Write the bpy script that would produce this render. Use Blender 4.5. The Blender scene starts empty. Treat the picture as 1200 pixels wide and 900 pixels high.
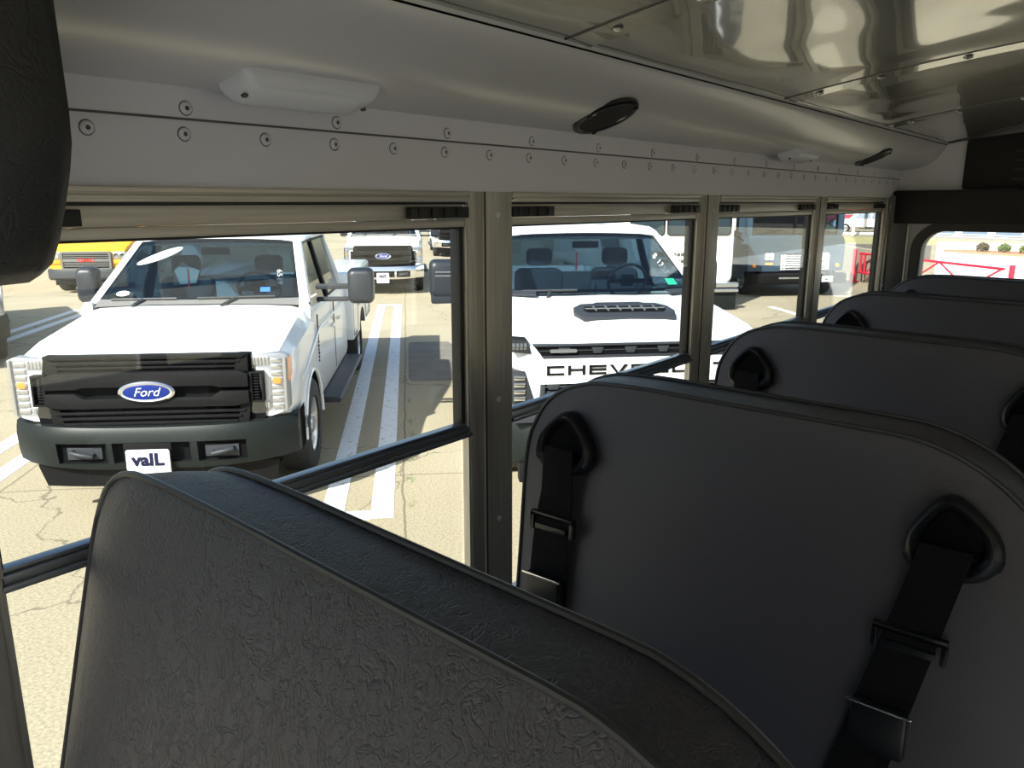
import bpy, bmesh, math, random
from mathutils import Vector, Matrix
random.seed(7)
SC = bpy.context.scene
COL = SC.collection
PI = math.pi
def R(a): return math.radians(a)

# ------------------------------------------------------------------ materials
def new_mat(name):
    m = bpy.data.materials.new(name); m.use_nodes = True
    nt = m.node_tree
    return m, nt, nt.nodes['Principled BSDF']
def mat(name, col, rough=.5, metal=0., bump=0., bscale=40., var=0., vscale=6., coat=0., spec=.5, emit=None):
    m, nt, p = new_mat(name)
    p.inputs['Base Color'].default_value = (*col, 1)
    p.inputs['Roughness'].default_value = rough
    p.inputs['Metallic'].default_value = metal
    p.inputs['Coat Weight'].default_value = coat
    p.inputs['Coat Roughness'].default_value = .05
    p.inputs['Specular IOR Level'].default_value = spec
    tc = nt.nodes.new('ShaderNodeTexCoord')
    n = nt.nodes.new('ShaderNodeTexNoise'); n.inputs['Scale'].default_value = vscale; n.inputs['Detail'].default_value = 4
    nt.links.new(tc.outputs['Object'], n.inputs['Vector'])
    mx = nt.nodes.new('ShaderNodeMix'); mx.data_type = 'RGBA'
    mx.inputs['A'].default_value = (*[c*(1-var) for c in col], 1)
    mx.inputs['B'].default_value = (*[min(1, c*(1+var)) for c in col], 1)
    nt.links.new(n.outputs['Fac'], mx.inputs['Factor'])
    nt.links.new(mx.outputs['Result'], p.inputs['Base Color'])
    if bump:
        n2 = nt.nodes.new('ShaderNodeTexNoise'); n2.inputs['Scale'].default_value = bscale; n2.inputs['Detail'].default_value = 3
        nt.links.new(tc.outputs['Object'], n2.inputs['Vector'])
        b = nt.nodes.new('ShaderNodeBump'); b.inputs['Strength'].default_value = bump; b.inputs['Distance'].default_value = .01
        nt.links.new(n2.outputs['Fac'], b.inputs['Height']); nt.links.new(b.outputs['Normal'], p.inputs['Normal'])
    if emit:
        p.inputs['Emission Color'].default_value = (*emit[0], 1); p.inputs['Emission Strength'].default_value = emit[1]
    return m
def glass(name, tint=(1, 1, 1), base=.05, rough=0.):
    m, nt, p = new_mat(name)
    nt.nodes.remove(p)
    out = nt.nodes['Material Output']
    tr = nt.nodes.new('ShaderNodeBsdfTransparent'); tr.inputs['Color'].default_value = (*tint, 1)
    gl = nt.nodes.new('ShaderNodeBsdfGlossy'); gl.inputs['Roughness'].default_value = rough
    lw = nt.nodes.new('ShaderNodeLayerWeight'); lw.inputs['Blend'].default_value = .5
    pw = nt.nodes.new('ShaderNodeMath'); pw.operation = 'POWER'; pw.inputs[1].default_value = 5
    ml = nt.nodes.new('ShaderNodeMath'); ml.operation = 'MULTIPLY_ADD'; ml.inputs[1].default_value = 1-base; ml.inputs[2].default_value = base
    mx = nt.nodes.new('ShaderNodeMixShader')
    nt.links.new(lw.outputs['Facing'], pw.inputs[0]); nt.links.new(pw.outputs[0], ml.inputs[0])
    nt.links.new(ml.outputs[0], mx.inputs[0]); nt.links.new(tr.outputs[0], mx.inputs[1]); nt.links.new(gl.outputs[0], mx.inputs[2])
    nt.links.new(mx.outputs[0], out.inputs[0])
    return m
def leather(name, col, rough, strength, scale):
    m, nt, p = new_mat(name)
    L = nt.links
    p.inputs['Base Color'].default_value = (*col, 1); p.inputs['Roughness'].default_value = rough
    p.inputs['Specular IOR Level'].default_value = .5
    tc = nt.nodes.new('ShaderNodeTexCoord')
    n = nt.nodes.new('ShaderNodeTexNoise'); n.inputs['Scale'].default_value = scale*.35; n.inputs['Detail'].default_value = 4
    L.new(tc.outputs['Object'], n.inputs['Vector'])
    va = nt.nodes.new('ShaderNodeVectorMath'); va.operation = 'MULTIPLY_ADD'
    va.inputs[1].default_value = (.05, .05, .05)
    L.new(n.outputs['Color'], va.inputs[0]); L.new(tc.outputs['Object'], va.inputs[2])
    # creases: two ridged noises crossing each other
    hs = []
    for s, st in ((scale, (1., 1., .45)), (scale*1.9, (1., .8, .6))):
        mp = nt.nodes.new('ShaderNodeMapping'); mp.inputs['Scale'].default_value = st
        L.new(va.outputs[0], mp.inputs[0])
        nn = nt.nodes.new('ShaderNodeTexNoise'); nn.inputs['Scale'].default_value = s; nn.inputs['Detail'].default_value = 2; nn.inputs['Distortion'].default_value = .8
        L.new(mp.outputs[0], nn.inputs['Vector'])
        a = nt.nodes.new('ShaderNodeMath'); a.operation = 'SUBTRACT'; a.inputs[1].default_value = .5; L.new(nn.outputs['Fac'], a.inputs[0])
        b = nt.nodes.new('ShaderNodeMath'); b.operation = 'ABSOLUTE'; L.new(a.outputs[0], b.inputs[0])
        mr = nt.nodes.new('ShaderNodeMapRange'); mr.inputs['From Min'].default_value = 0; mr.inputs['From Max'].default_value = .035
        L.new(b.outputs[0], mr.inputs['Value']); hs.append(mr.outputs['Result'])
    mn = nt.nodes.new('ShaderNodeMath'); mn.operation = 'ADD'; L.new(hs[0], mn.inputs[0]); L.new(hs[1], mn.inputs[1])
    gr = nt.nodes.new('ShaderNodeTexNoise'); gr.inputs['Scale'].default_value = scale*9; L.new(tc.outputs['Object'], gr.inputs['Vector'])
    ad = nt.nodes.new('ShaderNodeMath'); ad.operation = 'MULTIPLY_ADD'; ad.inputs[1].default_value = .8
    L.new(gr.outputs['Fac'], ad.inputs[0]); L.new(mn.outputs[0], ad.inputs[2])
    bp = nt.nodes.new('ShaderNodeBump'); bp.inputs['Strength'].default_value = strength; bp.inputs['Distance'].default_value = .0015
    L.new(ad.outputs[0], bp.inputs['Height']); L.new(bp.outputs['Normal'], p.inputs['Normal'])
    return m
def brushed(name, col, rough=.42, sc=(60, 60, 3)):
    m, nt, p = new_mat(name); L = nt.links
    p.inputs['Metallic'].default_value = .85; p.inputs['Roughness'].default_value = rough
    tc = nt.nodes.new('ShaderNodeTexCoord')
    mp = nt.nodes.new('ShaderNodeMapping'); mp.inputs['Scale'].default_value = sc; L.new(tc.outputs['Object'], mp.inputs[0])
    n = nt.nodes.new('ShaderNodeTexNoise'); n.inputs['Scale'].default_value = 3; n.inputs['Detail'].default_value = 5; L.new(mp.outputs[0], n.inputs['Vector'])
    mx = nt.nodes.new('ShaderNodeMix'); mx.data_type = 'RGBA'
    mx.inputs['A'].default_value = (*[c*.6 for c in col], 1); mx.inputs['B'].default_value = (*[c*1.2 for c in col], 1)
    L.new(n.outputs['Fac'], mx.inputs['Factor']); L.new(mx.outputs['Result'], p.inputs['Base Color'])
    return m

M = {}
M['paint'] = mat('white car paint', (.82, .83, .84), .28, coat=.6)
M['paint_y'] = mat('yellow bus paint', (.85, .42, .02), .3, coat=.5)
M['paint_b'] = mat('blue grey van paint', (.034, .062, .095), .45)
M['dgrey'] = mat('dark grey bumper paint', (.011, .014, .014), .38, spec=.18)
M['plastic'] = mat('black grille plastic', (.009, .009, .010), .55, spec=.1)
M['black'] = mat('deep black', (.004, .004, .005), .8, spec=.08)
M['gplastic'] = mat('grey moulded plastic', (.030, .033, .04), .5, spec=.3)
M['mirror_shell'] = mat('dark mirror shell', (.017, .021, .029), .40, spec=.35)
M['chrome'] = mat('chrome', (.8, .8, .82), .12, 1.)
M['silver'] = mat('silver rim', (.55, .56, .58), .3, .9)
M['tyre'] = mat('tyre rubber', (.022, .022, .023), .8, bump=.4, bscale=60)
M['amber'] = mat('amber lens', (.95, .30, .02), .25, coat=.4)
M['redlens'] = mat('red lens', (.6, .02, .02), .25, coat=.4)
M['white_matte'] = mat('white decal', (.85, .85, .85), .5)
M['wiperg'] = mat('grey cowl plastic', (.17, .165, .16), .6)
M['seatcloth'] = mat('truck seat cloth', (.05, .058, .066), .8)
M['seatlight'] = mat('light truck trim', (.45, .50, .47), .7)
M['lens'] = glass('clear lamp lens', (.97, .98, 1), .08)
M['wglass'] = glass('truck windshield glass', (.30, .43, .52), .08)
M['sglass'] = glass('truck side glass', (.14, .19, .22), .13)
M['bglass'] = glass('bus window glass', (.93, .96, .95), .045)
M['blue'] = mat('emblem blue', (.006, .02, .17), .3, spec=.3)
M['navy'] = mat('lettering navy', (.012, .014, .04), .6, spec=.1)
M['greenst'] = mat('green sticker', (.02, .45, .22), .5)
M['bluest'] = mat('blue sticker', (.04, .16, .55), .5)
M['red'] = mat('red gate paint', (.72, .015, .05), .45)
M['redtag'] = mat('red tag', (.5, .02, .04), .6)
M['leather'] = leather('charcoal vinyl', (.047, .046, .062), .46, .5, 58)
M['leather_shaded'] = leather('shaded vinyl', (.014, .018, .021), .42, .6, 60)  # shaded copy of the seat vinyl, not applied anywhere
M['leather_s'] = leather('grained charcoal vinyl', (.047, .046, .062), .50, .14, 75)
M['piping'] = mat('seam piping', (.030, .031, .038), .4)
M['pad'] = leather('black pad vinyl', (.020, .020, .021), .6, .3, 45)
M['belt'] = mat('belt webbing', (.006, .006, .007), .85, spec=.12, bump=.3, bscale=400)
M['bezel'] = mat('glossy black bezel', (.008, .009, .012), .30, spec=.4)
M['header'] = mat('grey enamelled header', (.70, .685, .735), .5, bump=.03, bscale=60, var=.05)
M['cove'] = mat('satin grey cove', (.62, .61, .62), .33, var=.04, vscale=2, coat=.15, metal=.2)
M['rivet'] = mat('rivet heads', (.66, .65, .68), .4)
M['hole'] = mat('rivet hollow', (.08, .08, .08), .6)
M['alu'] = brushed('worn aluminium', (.66, .63, .58), .5)
M['alu_h'] = brushed('worn aluminium rail', (.66, .62, .56), .5, (1.5, 60, 60))
M['alu_d'] = brushed('dark aluminium', (.19, .20, .22), .38)
M['alu_r'] = brushed('dark anodised rail', (.34, .36, .40), .33, (2, 50, 50))
M['rubber'] = mat('black rubber seal', (.012, .012, .014), .5)
M['lampwhite'] = mat('milky lamp cover', (.68, .69, .74), .35)
M['wallgrey'] = mat('grey bus panel', (.46, .46, .47), .5, bump=.06, bscale=80)
M['fuzzy'] = mat('grey textured panel', (.17, .17, .17), .8, bump=.35, bscale=180, var=.1, vscale=60)
M['darkfab'] = mat('dark header cloth', (.012, .012, .013), .85, bump=.2, bscale=200)
M['floor'] = mat('light grey bus floor', (.50, .50, .52), .6, bump=.3, bscale=50)
M['busskin'] = mat('white bus skin', (.75, .75, .74), .35)
M['bldg'] = mat('pale building wall', (.62, .66, .74), .7, var=.05)
M['bldgw'] = mat('building window', (.14, .19, .27), .3)
M['curb'] = mat('grey kerb', (.25, .24, .23), .8)
M['mulch'] = mat('orange mulch', (.42, .20, .12), .9, bump=.6, bscale=12, var=.3, vscale=3)
M['leafd'] = mat('shrub leaf', (.12, .16, .06), .7, var=.4, vscale=9)
M['leafy'] = mat('tree leaf', (.16, .19, .05), .7, var=.5, vscale=3)
M['bark'] = mat('bark', (.12, .09, .06), .9)
M['pole'] = mat('pale pole', (.6, .6, .55), .6)
M['weed'] = mat('weed green', (.10, .22, .04), .8)
M['asphalt'] = mat('dark asphalt', (.17, .155, .13), .9, bump=.3, bscale=25, var=.4, vscale=3)
M['carblue'] = mat('dark blue car paint', (.03, .04, .10), .3, coat=.5)
M['carred'] = mat('red car paint', (.45, .03, .05), .3, coat=.5)

def paintline_mat():
    m, nt, p = new_mat('worn white road paint'); L = nt.links
    tc = nt.nodes.new('ShaderNodeTexCoord')
    n = nt.nodes.new('ShaderNodeTexNoise'); n.inputs['Scale'].default_value = 14; n.inputs['Detail'].default_value = 8
    L.new(tc.outputs['Object'], n.inputs['Vector'])
    cr = nt.nodes.new('ShaderNodeValToRGB'); cr.color_ramp.elements[0].position = .30; cr.color_ramp.elements[0].color = (.42, .40, .34, 1)
    cr.color_ramp.elements[1].position = .42; cr.color_ramp.elements[1].color = (.80, .81, .82, 1)
    L.new(n.outputs['Fac'], cr.inputs[0]); L.new(cr.outputs[0], p.inputs['Base Color']); p.inputs['Roughness'].default_value = .8
    return m
M['line'] = paintline_mat()

def ground_mat():
    m, nt, p = new_mat('old lot concrete'); L = nt.links
    tc = nt.nodes.new('ShaderNodeTexCoord')
    def noise(s, d=5, v=None):
        n = nt.nodes.new('ShaderNodeTexNoise'); n.inputs['Scale'].default_value = s; n.inputs['Detail'].default_value = d
        L.new(v or tc.outputs['Object'], n.inputs['Vector']); return n
    big = noise(.35, 6); fine = noise(55, 3)
    cr = nt.nodes.new('ShaderNodeValToRGB')
    cr.color_ramp.elements[0].position = .3; cr.color_ramp.elements[0].color = (.33, .275, .18, 1)
    cr.color_ramp.elements[1].position = .7; cr.color_ramp.elements[1].color = (.41, .355, .25, 1)
    L.new(big.outputs['Fac'], cr.inputs[0])
    fr = nt.nodes.new('ShaderNodeMapRange'); fr.inputs['From Min'].default_value = .3; fr.inputs['From Max'].default_value = .7
    fr.inputs['To Min'].default_value = .72; fr.inputs['To Max'].default_value = 1.22; L.new(fine.outputs['Fac'], fr.inputs['Value'])
    mu = nt.nodes.new('ShaderNodeMix'); mu.data_type = 'RGBA'; mu.blend_type = 'MULTIPLY'; mu.inputs['Factor'].default_value = 1
    L.new(cr.outputs[0], mu.inputs['A']); L.new(fr.outputs[0], mu.inputs['B'])
    # slab joints
    mp = nt.nodes.new('ShaderNodeMapping'); mp.inputs['Location'].default_value = (.08, 1.9, 0); mp.inputs['Rotation'].default_value = (0, 0, R(43.4))
    wob = noise(1.2, 4)
    wv = nt.nodes.new('ShaderNodeVectorMath'); wv.operation = 'MULTIPLY_ADD'; wv.inputs[1].default_value = (.10, .10, 0)
    L.new(wob.outputs['Color'], wv.inputs[0]); L.new(tc.outputs['Object'], wv.inputs[2])
    L.new(wv.outputs[0], mp.inputs[0])
    br = nt.nodes.new('ShaderNodeTexBrick'); br.offset = 0; br.inputs['Scale'].default_value = 1
    br.inputs['Brick Width'].default_value = 3.24; br.inputs['Row Height'].default_value = 4.2; br.inputs['Mortar Size'].default_value = .012; br.inputs['Mortar Smooth'].default_value = .4
    L.new(mp.outputs[0], br.inputs['Vector'])
    mj = nt.nodes.new('ShaderNodeMix'); mj.data_type = 'RGBA'; mj.inputs['B'].default_value = (.13, .11, .075, 1)
    jf = nt.nodes.new('ShaderNodeMath'); jf.operation = 'MULTIPLY'; jf.inputs[1].default_value = .75; L.new(br.outputs['Fac'], jf.inputs[0])
    L.new(jf.outputs[0], mj.inputs['Factor']); L.new(mu.outputs['Result'], mj.inputs['A'])
    # cracks
    wv2 = nt.nodes.new('ShaderNodeVectorMath'); wv2.operation = 'MULTIPLY_ADD'; wv2.inputs[1].default_value = (1.1, 1.1, 0)
    n3 = noise(1.6, 6); L.new(n3.outputs['Color'], wv2.inputs[0]); L.new(tc.outputs['Object'], wv2.inputs[2])
    vo = nt.nodes.new('ShaderNodeTexVoronoi'); vo.feature = 'DISTANCE_TO_EDGE'; vo.inputs['Scale'].default_value = .33; L.new(wv2.outputs[0], vo.inputs['Vector'])
    lt = nt.nodes.new('ShaderNodeMath'); lt.operation = 'LESS_THAN'; lt.inputs[1].default_value = .0032; L.new(vo.outputs['Distance'], lt.inputs[0])
    ms = nt.nodes.new('ShaderNodeMath'); ms.operation = 'MULTIPLY'; ms.inputs[1].default_value = .6; L.new(lt.outputs[0], ms.inputs[0])
    mk = nt.nodes.new('ShaderNodeMix'); mk.data_type = 'RGBA'; mk.inputs['B'].default_value = (.12, .10, .07, 1)
    L.new(ms.outputs[0], mk.inputs['Factor']); L.new(mj.outputs['Result'], mk.inputs['A'])
    L.new(mk.outputs['Result'], p.inputs['Base Color']); p.inputs['Roughness'].default_value = .9
    return m
M['ground'] = ground_mat()

def ceiling_mat():
    m, nt, p = new_mat('glossy grey ceiling sheet'); L = nt.links
    p.inputs['Base Color'].default_value = (.42, .41, .36, 1); p.inputs['Roughness'].default_value = .22
    p.inputs['Metallic'].default_value = .5
    p.inputs['Coat Weight'].default_value = 1; p.inputs['Coat Roughness'].default_value = .04; p.inputs['Coat IOR'].default_value = 1.9
    tc = nt.nodes.new('ShaderNodeTexCoord')
    n = nt.nodes.new('ShaderNodeTexNoise'); n.inputs['Scale'].default_value = 3.5; n.inputs['Detail'].default_value = 1
    L.new(tc.outputs['Object'], n.inputs['Vector'])
    b = nt.nodes.new('ShaderNodeBump'); b.inputs['Strength'].default_value = .35; b.inputs['Distance'].default_value = .02
    L.new(n.outputs['Fac'], b.inputs['Height']); L.new(b.outputs['Normal'], p.inputs['Coat Normal']); L.new(b.outputs['Normal'], p.inputs['Normal'])
    return m
M['ceil'] = ceiling_mat()

# ------------------------------------------------------------------ mesh helpers
class MB:
    def __init__(s): s.v = []; s.f = []; s.mi = []
    def add(s, vs, fs, mi=0):
        o = len(s.v); s.v += [tuple(v) for v in vs]; s.f += [tuple(i+o for i in f) for f in fs]; s.mi += [mi]*len(fs); return s
    def box(s, x0, x1, y0, y1, z0, z1, mi=0, mtx=None):
        vs = [(x, y, z) for x in (x0, x1) for y in (y0, y1) for z in (z0, z1)]
        if mtx: vs = [mtx @ Vector(v) for v in vs]
        return s.add(vs, [(0, 1, 3, 2), (4, 6, 7, 5), (0, 4, 5, 1), (2, 3, 7, 6), (0, 2, 6, 4), (1, 5, 7, 3)], mi)
    def loft(s, rings, closed=True, cap=True, mi=0):
        n = len(rings[0]); vs = [p for r in rings for p in r]; fs = []
        for k in range(len(rings)-1):
            for i in range(n if closed else n-1):
                j = (i+1) % n
                fs.append((k*n+i, k*n+j, (k+1)*n+j, (k+1)*n+i))
        if cap: fs.append(tuple(range(n))[::-1]); fs.append(tuple((len(rings)-1)*n+i for i in range(n)))
        return s.add(vs, fs, mi)
    def prism(s, pts, axis, a, b, mi=0):
        def mk(u, v, w): return {'x': (w, u, v), 'y': (u, w, v), 'z': (u, v, w)}[axis]
        return s.loft([[mk(u, v, a) for u, v in pts], [mk(u, v, b) for u, v in pts]], mi=mi)
    def tube(s, pts, r, n=8, mi=0, closed=False):
        pts = [Vector(p) for p in pts]; rs = []
        up = Vector((0, 0, 1)); N = len(pts)
        for i, p in enumerate(pts):
            if closed: t = (pts[(i+1) % N]-pts[i-1])
            else: t = (pts[min(i+1, N-1)]-pts[max(i-1, 0)])
            t.normalize()
            u = up if abs(t.z) < .95 else Vector((0, 1, 0))
            a = t.cross(u).normalized(); b = t.cross(a)
            rr = r[i] if isinstance(r, (list, tuple)) else r
            rs.append([p+rr*(math.cos(2*PI*k/n)*a+math.sin(2*PI*k/n)*b) for k in range(n)])
        if closed: rs.append(rs[0])
        return s.loft(rs, cap=not closed, mi=mi)
    def lathe(s, prof, c, axis='x', n=32, mi=0):
        rs = []
        for k in range(n+1):
            a = 2*PI*k/n; r_ = []
            for (w, r) in prof:
                u, v = r*math.cos(a), r*math.sin(a)
                q = {'x': (w, u, v), 'y': (u, w, v), 'z': (u, v, w)}[axis]
                r_.append((c[0]+q[0], c[1]+q[1], c[2]+q[2]))
            rs.append(r_)
        return s.loft(rs, closed=False, cap=False, mi=mi)
    def build(s, name, m, parent=None, smooth=True, bevel=0, ang=35, weld=True):
        me = bpy.data.meshes.new(name); me.from_pydata(s.v, [], s.f)
        ms = m if isinstance(m, (list, tuple)) else [m]
        for x in ms: me.materials.append(x)
        me.polygons.foreach_set('material_index', s.mi)
        bm = bmesh.new(); bm.from_mesh(me)
        if weld: bmesh.ops.remove_doubles(bm, verts=bm.verts, dist=1e-5)
        bmesh.ops.recalc_face_normals(bm, faces=bm.faces)
        if bevel:
            es = [e for e in bm.edges if len(e.link_faces) == 2 and e.calc_face_angle(0) > R(30)]
            bmesh.ops.bevel(bm, geom=es, offset=bevel, segments=2, profile=.6, affect='EDGES', clamp_overlap=True)
        bm.to_mesh(me); bm.free()
        if smooth:
            me.polygons.foreach_set('use_smooth', [True]*len(me.polygons))
            me.set_sharp_from_angle(angle=R(ang))
        o = bpy.data.objects.new(name, me); COL.objects.link(o)
        if parent: o.parent = parent
        return o
def tag(o, label=None, cat=None, group=None, kind=None):
    if label: o['label'] = label
    if cat: o['category'] = cat
    if group: o['group'] = group
    if kind: o['kind'] = kind
    return o
def empty(name, loc=(0, 0, 0), rz=0.):
    o = bpy.data.objects.new(name, None); COL.objects.link(o); o.location = loc; o.rotation_euler = (0, 0, rz)
    o.empty_display_size = .2; return o
def children(o): return [c for c in list(COL.objects) if c.parent == o]
def copy_tree(o, parent=None):
    c = o.copy(); COL.objects.link(c); c.parent = parent
    for ch in children(o): copy_tree(ch, c)
    return c
def dup_part(o, loc):
    c = o.copy(); COL.objects.link(c); c.parent = o.parent; c.location = loc; return c
def text(name, s, size, m, parent, loc, rot, extrude=.003, shear=0., bold=0., sx=1., align='CENTER', spacing=1.):
    cu = bpy.data.curves.new(name, 'FONT'); cu.body = s; cu.size = size; cu.extrude = extrude; cu.shear = shear; cu.offset = bold
    cu.align_x = align; cu.align_y = 'CENTER'; cu.space_character = spacing; cu.resolution_u = 3
    t = bpy.data.objects.new(name, cu); COL.objects.link(t)
    dg = bpy.context.evaluated_depsgraph_get()
    me = bpy.data.meshes.new_from_object(t.evaluated_get(dg))
    bpy.data.objects.remove(t); bpy.data.curves.remove(cu)
    me.materials.clear(); me.materials.append(m)
    o = bpy.data.objects.new(name, me); COL.objects.link(o); o.parent = parent
    o.location = loc; o.rotation_euler = rot; o.scale = (sx, 1, 1)
    return o
def cut(o, cutters, mi=None):
    for c in cutters:
        md = o.modifiers.new('b', 'BOOLEAN'); md.operation = 'DIFFERENCE'; md.object = c; md.solver = 'EXACT'
    dg = bpy.context.evaluated_depsgraph_get()
    me = bpy.data.meshes.new_from_object(o.evaluated_get(dg))
    o.modifiers.clear(); o.data = me
    for c in cutters: bpy.data.objects.remove(c)
    me.polygons.foreach_set('use_smooth', [True]*len(me.polygons)); me.set_sharp_from_angle(angle=R(30))
    return o
def rrect(x0, x1, y0, y1, r, n=5):
    p = []
    for cx, cy, a in ((x1-r, y1-r, 0), (x0+r, y1-r, 90), (x0+r, y0+r, 180), (x1-r, y0+r, 270)):
        for k in range(n+1):
            t = R(a+90*k/n); p.append((cx+r*math.cos(t), cy+r*math.sin(t)))
    return p
def frame_rr(mb, axis, o4, i4, r_o, r_i, a, b, mi=0, n=5):
    """rounded rectangular frame: outer and inner loops extruded a..b"""
    def mk(u, v, w): return {'x': (w, u, v), 'y': (u, w, v), 'z': (u, v, w)}[axis]
    O = rrect(*o4, r_o, n); I = rrect(*i4, r_i, n)
    rs = [[mk(u, v, a) for u, v in O], [mk(u, v, b) for u, v in O], [mk(u, v, b) for u, v in I], [mk(u, v, a) for u, v in I], [mk(u, v, a) for u, v in O]]
    return mb.loft(rs, cap=False, mi=mi)

# parking-row frame: D metres out from the camera foot along the stalls, c metres to the right
PB = 46.6
Pv = Vector((math.cos(R(PB)), math.sin(R(PB)), 0)); Lv = Vector((math.sin(R(PB)), -math.cos(R(PB)), 0))
def park(D, c, z=0.): return Pv*D+Lv*c+Vector((0, 0, z))
PROT = PB-90

M['buswin'] = mat('dark teal bus window', (.02, .035, .045), .35, spec=.3)
M['louvre'] = mat('dark louvre', (.06, .055, .05), .7, spec=.2)
M['greybar'] = mat('grey grille bar', (.13, .13, .13), .4)
M['road'] = mat('brown road surface', (.16, .135, .105), .9, var=.15, vscale=.6)
M['grass'] = mat('dry yellow grass verge', (.40, .37, .16), .9, bump=.4, bscale=4, var=.25, vscale=.8)
M['apron'] = mat('pale ground', (.72, .70, .66), .9, var=.06, vscale=.5)  # paler tone for the ground beyond the gate
M['lampgrey'] = mat('lamp bowl grey', (.34, .35, .38), .35, .5)
# ================================================================== THE BUS
W = .754          # inner face of the window wall
WR = -1.554       # inner face of the opposite wall
XF, XR = -1.9, 3.14   # windshield wall and rear wall
FZ = .92
ZH = 2.294        # underside of the header
ZS = 1.61         # window sill
ZR0, ZR1 = 1.938, 1.960   # meeting rail
WT = .05
PL = [.112+.7185*k for k in (-2, -1, 0, 1, 2, 3, 4)]   # pillar left edges (each .096 wide)
PWD = .096

def struct(o): o['kind'] = 'structure'; return o
# floor
struct(MB().box(XF-.1, XR+.1, WR-WT, W+WT, FZ-.12, FZ).build('floor', M['floor']))
# window wall: lower wall + header, in one structure each
mb = MB().box(XF-.05, XR+.06, W, W+WT, FZ-.12, ZS)
mb.box(XF-.05, XR+.06, W, W+WT, ZH, 2.52)
mb.box(PL[-1]+.06, XR+.06, W, W+.024, ZS, ZH, 1)
mb.box(XF-.05, XF+.04, W, W+WT, ZS, ZH, 0)
wl = struct(mb.build('wall_left', [M['header'], M['fuzzy']], smooth=False))
MB().box(XF-.05, XR+.06, W+WT, W+WT+.012, .55, ZS).box(XF-.05, XR+.06, W+WT, W+WT+.012, ZH+.01, 2.56).build('outer_skin', M['busskin'], wl, smooth=False)
# header lip strip that laps over the wall header (z 2.36 .. 2.378)
hs = struct(MB().box(XF, XR, W-.004, W, 2.359, 2.392).build('trim_1', M['header'], smooth=False))
struct(MB().box(XF, XR, W-.0046, W, 2.3575, 2.3595).build('trim_23', M['hole'], smooth=False))  # thin dark line painting the shade along the lip's lower edge
hp = struct(MB().box(XF, XR, W-.0015, W, ZH, 2.359).build('trim_2', M['header'], smooth=False))
# rivets on both rows
def rivet(parent, x, z, y):
    b = MB().lathe([(0, .0062), (-.0015, .0060), (-.003, .0042), (-.0032, .0024), (-.0024, .0022)], (0, 0, 0), 'y', 14)
    b.lathe([(-.0024, .0023), (-.0018, 0)], (0, 0, 0), 'y', 14, 1)
    b.lathe([(.0, .0072), (-.0004, .0060)], (0, 0, 0), 'y', 14, 1)
    o = b.build('rivet', [M['rivet'], M['hole']], parent); o.location = (x, y, z); return o
r0 = rivet(hp, .3275, 2.3445, W-.0015)
x = .3275+.0915
while x < 3.1:
    dup_part(r0, (x, W-.0015, 2.3445)); x += .0915
r0 = rivet(hs, .4215, 2.3685, W-.004)
x = .4215+.183
while x < 3.1:
    dup_part(r0, (x, W-.004, 2.3685)); x += .1835

# cove: convex duct-like moulding between the header and the ceiling
cove_prof = [(.752, 2.388), (.735, 2.3895), (.712, 2.392), (.69, 2.3965), (.668, 2.404), (.648, 2.415), (.632, 2.429), (.621, 2.445), (.613, 2.460), (.608, 2.474)]
cp = [(a, b) for a, b in cove_prof]
back = [(.608, 2.50), (.752, 2.50)]
def cove_obj(name, mir=False):
    f = (lambda a: (W+WR)-a) if mir else (lambda a: a)
    mb = MB(); pr = [(f(a), b) for a, b in cp+back]
    mb.loft([[(XF, a, b) for a, b in pr], [(XR, a, b) for a, b in pr]])
    return mb.build(name, M['cove'], ang=60)
struct(cove_obj('trim_3')); struct(cove_obj('trim_4', True))
# ceiling
CY0 = (W+WR)/2
def ceil_z(y):
    t = abs(y-CY0)/(.615-CY0)
    return 2.570-.094*t**2.1
NY = 24
ys = [.615+(2*CY0-.615-.615)*k/NY for k in range(NY+1)]
mb = MB(); xs = [XF]+[XF+(XR-XF)*k/10 for k in range(1, 10)]+[XR]
mb.loft([[(x, y, ceil_z(y)) for x in xs] for y in ys]+[[(x, y, ceil_z(y)+.02) for x in xs] for y in reversed(ys)], closed=False, cap=False)
ce = struct(mb.build('ceiling', M['ceil'], ang=60))
lip = MB().loft([[(x, y, z) for y, z in ((.6085, 2.470), (.6165, 2.4755), (.6165, 2.5), (.6085, 2.5))] for x in (XF, XR)])
lip.build('seam_shadow', M['black'], ce)  # dark strip painting the shadow line where cove meets ceiling
for xs_ in (.854-.734, .854, 1.598, 2.323, .854-.734*2, .854-.734*3):
    s_ = MB()
    s_.loft([[(xs_-.0, y, ceil_z(y)-.0003), (xs_+.055, y, ceil_z(y)-.0022), (xs_+.057, y, ceil_z(y)-.0002), (xs_+.057, y, ceil_z(y)+.002), (xs_, y, ceil_z(y)+.002)] for y in ys])
    for yy in (.55, .44, .30, .15, .0, -.2, -.4):
        s_.lathe([(0, .0085), (-.002, .0075), (-.0035, .004), (-.004, 0)], (xs_+.028, yy, ceil_z(yy)-.002), 'z', 12)
    s_.build('panel_seam', M['ceil'], ce)
    g_ = MB().loft([[(xs_-.002, y, ceil_z(y)-.0012), (xs_+.0015, y, ceil_z(y)-.0012), (xs_+.0015, y, ceil_z(y)+.001), (xs_-.002, y, ceil_z(y)+.001)] for y in ys])
    g_.build('panel_seam_gap', M['hole'], ce)
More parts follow.
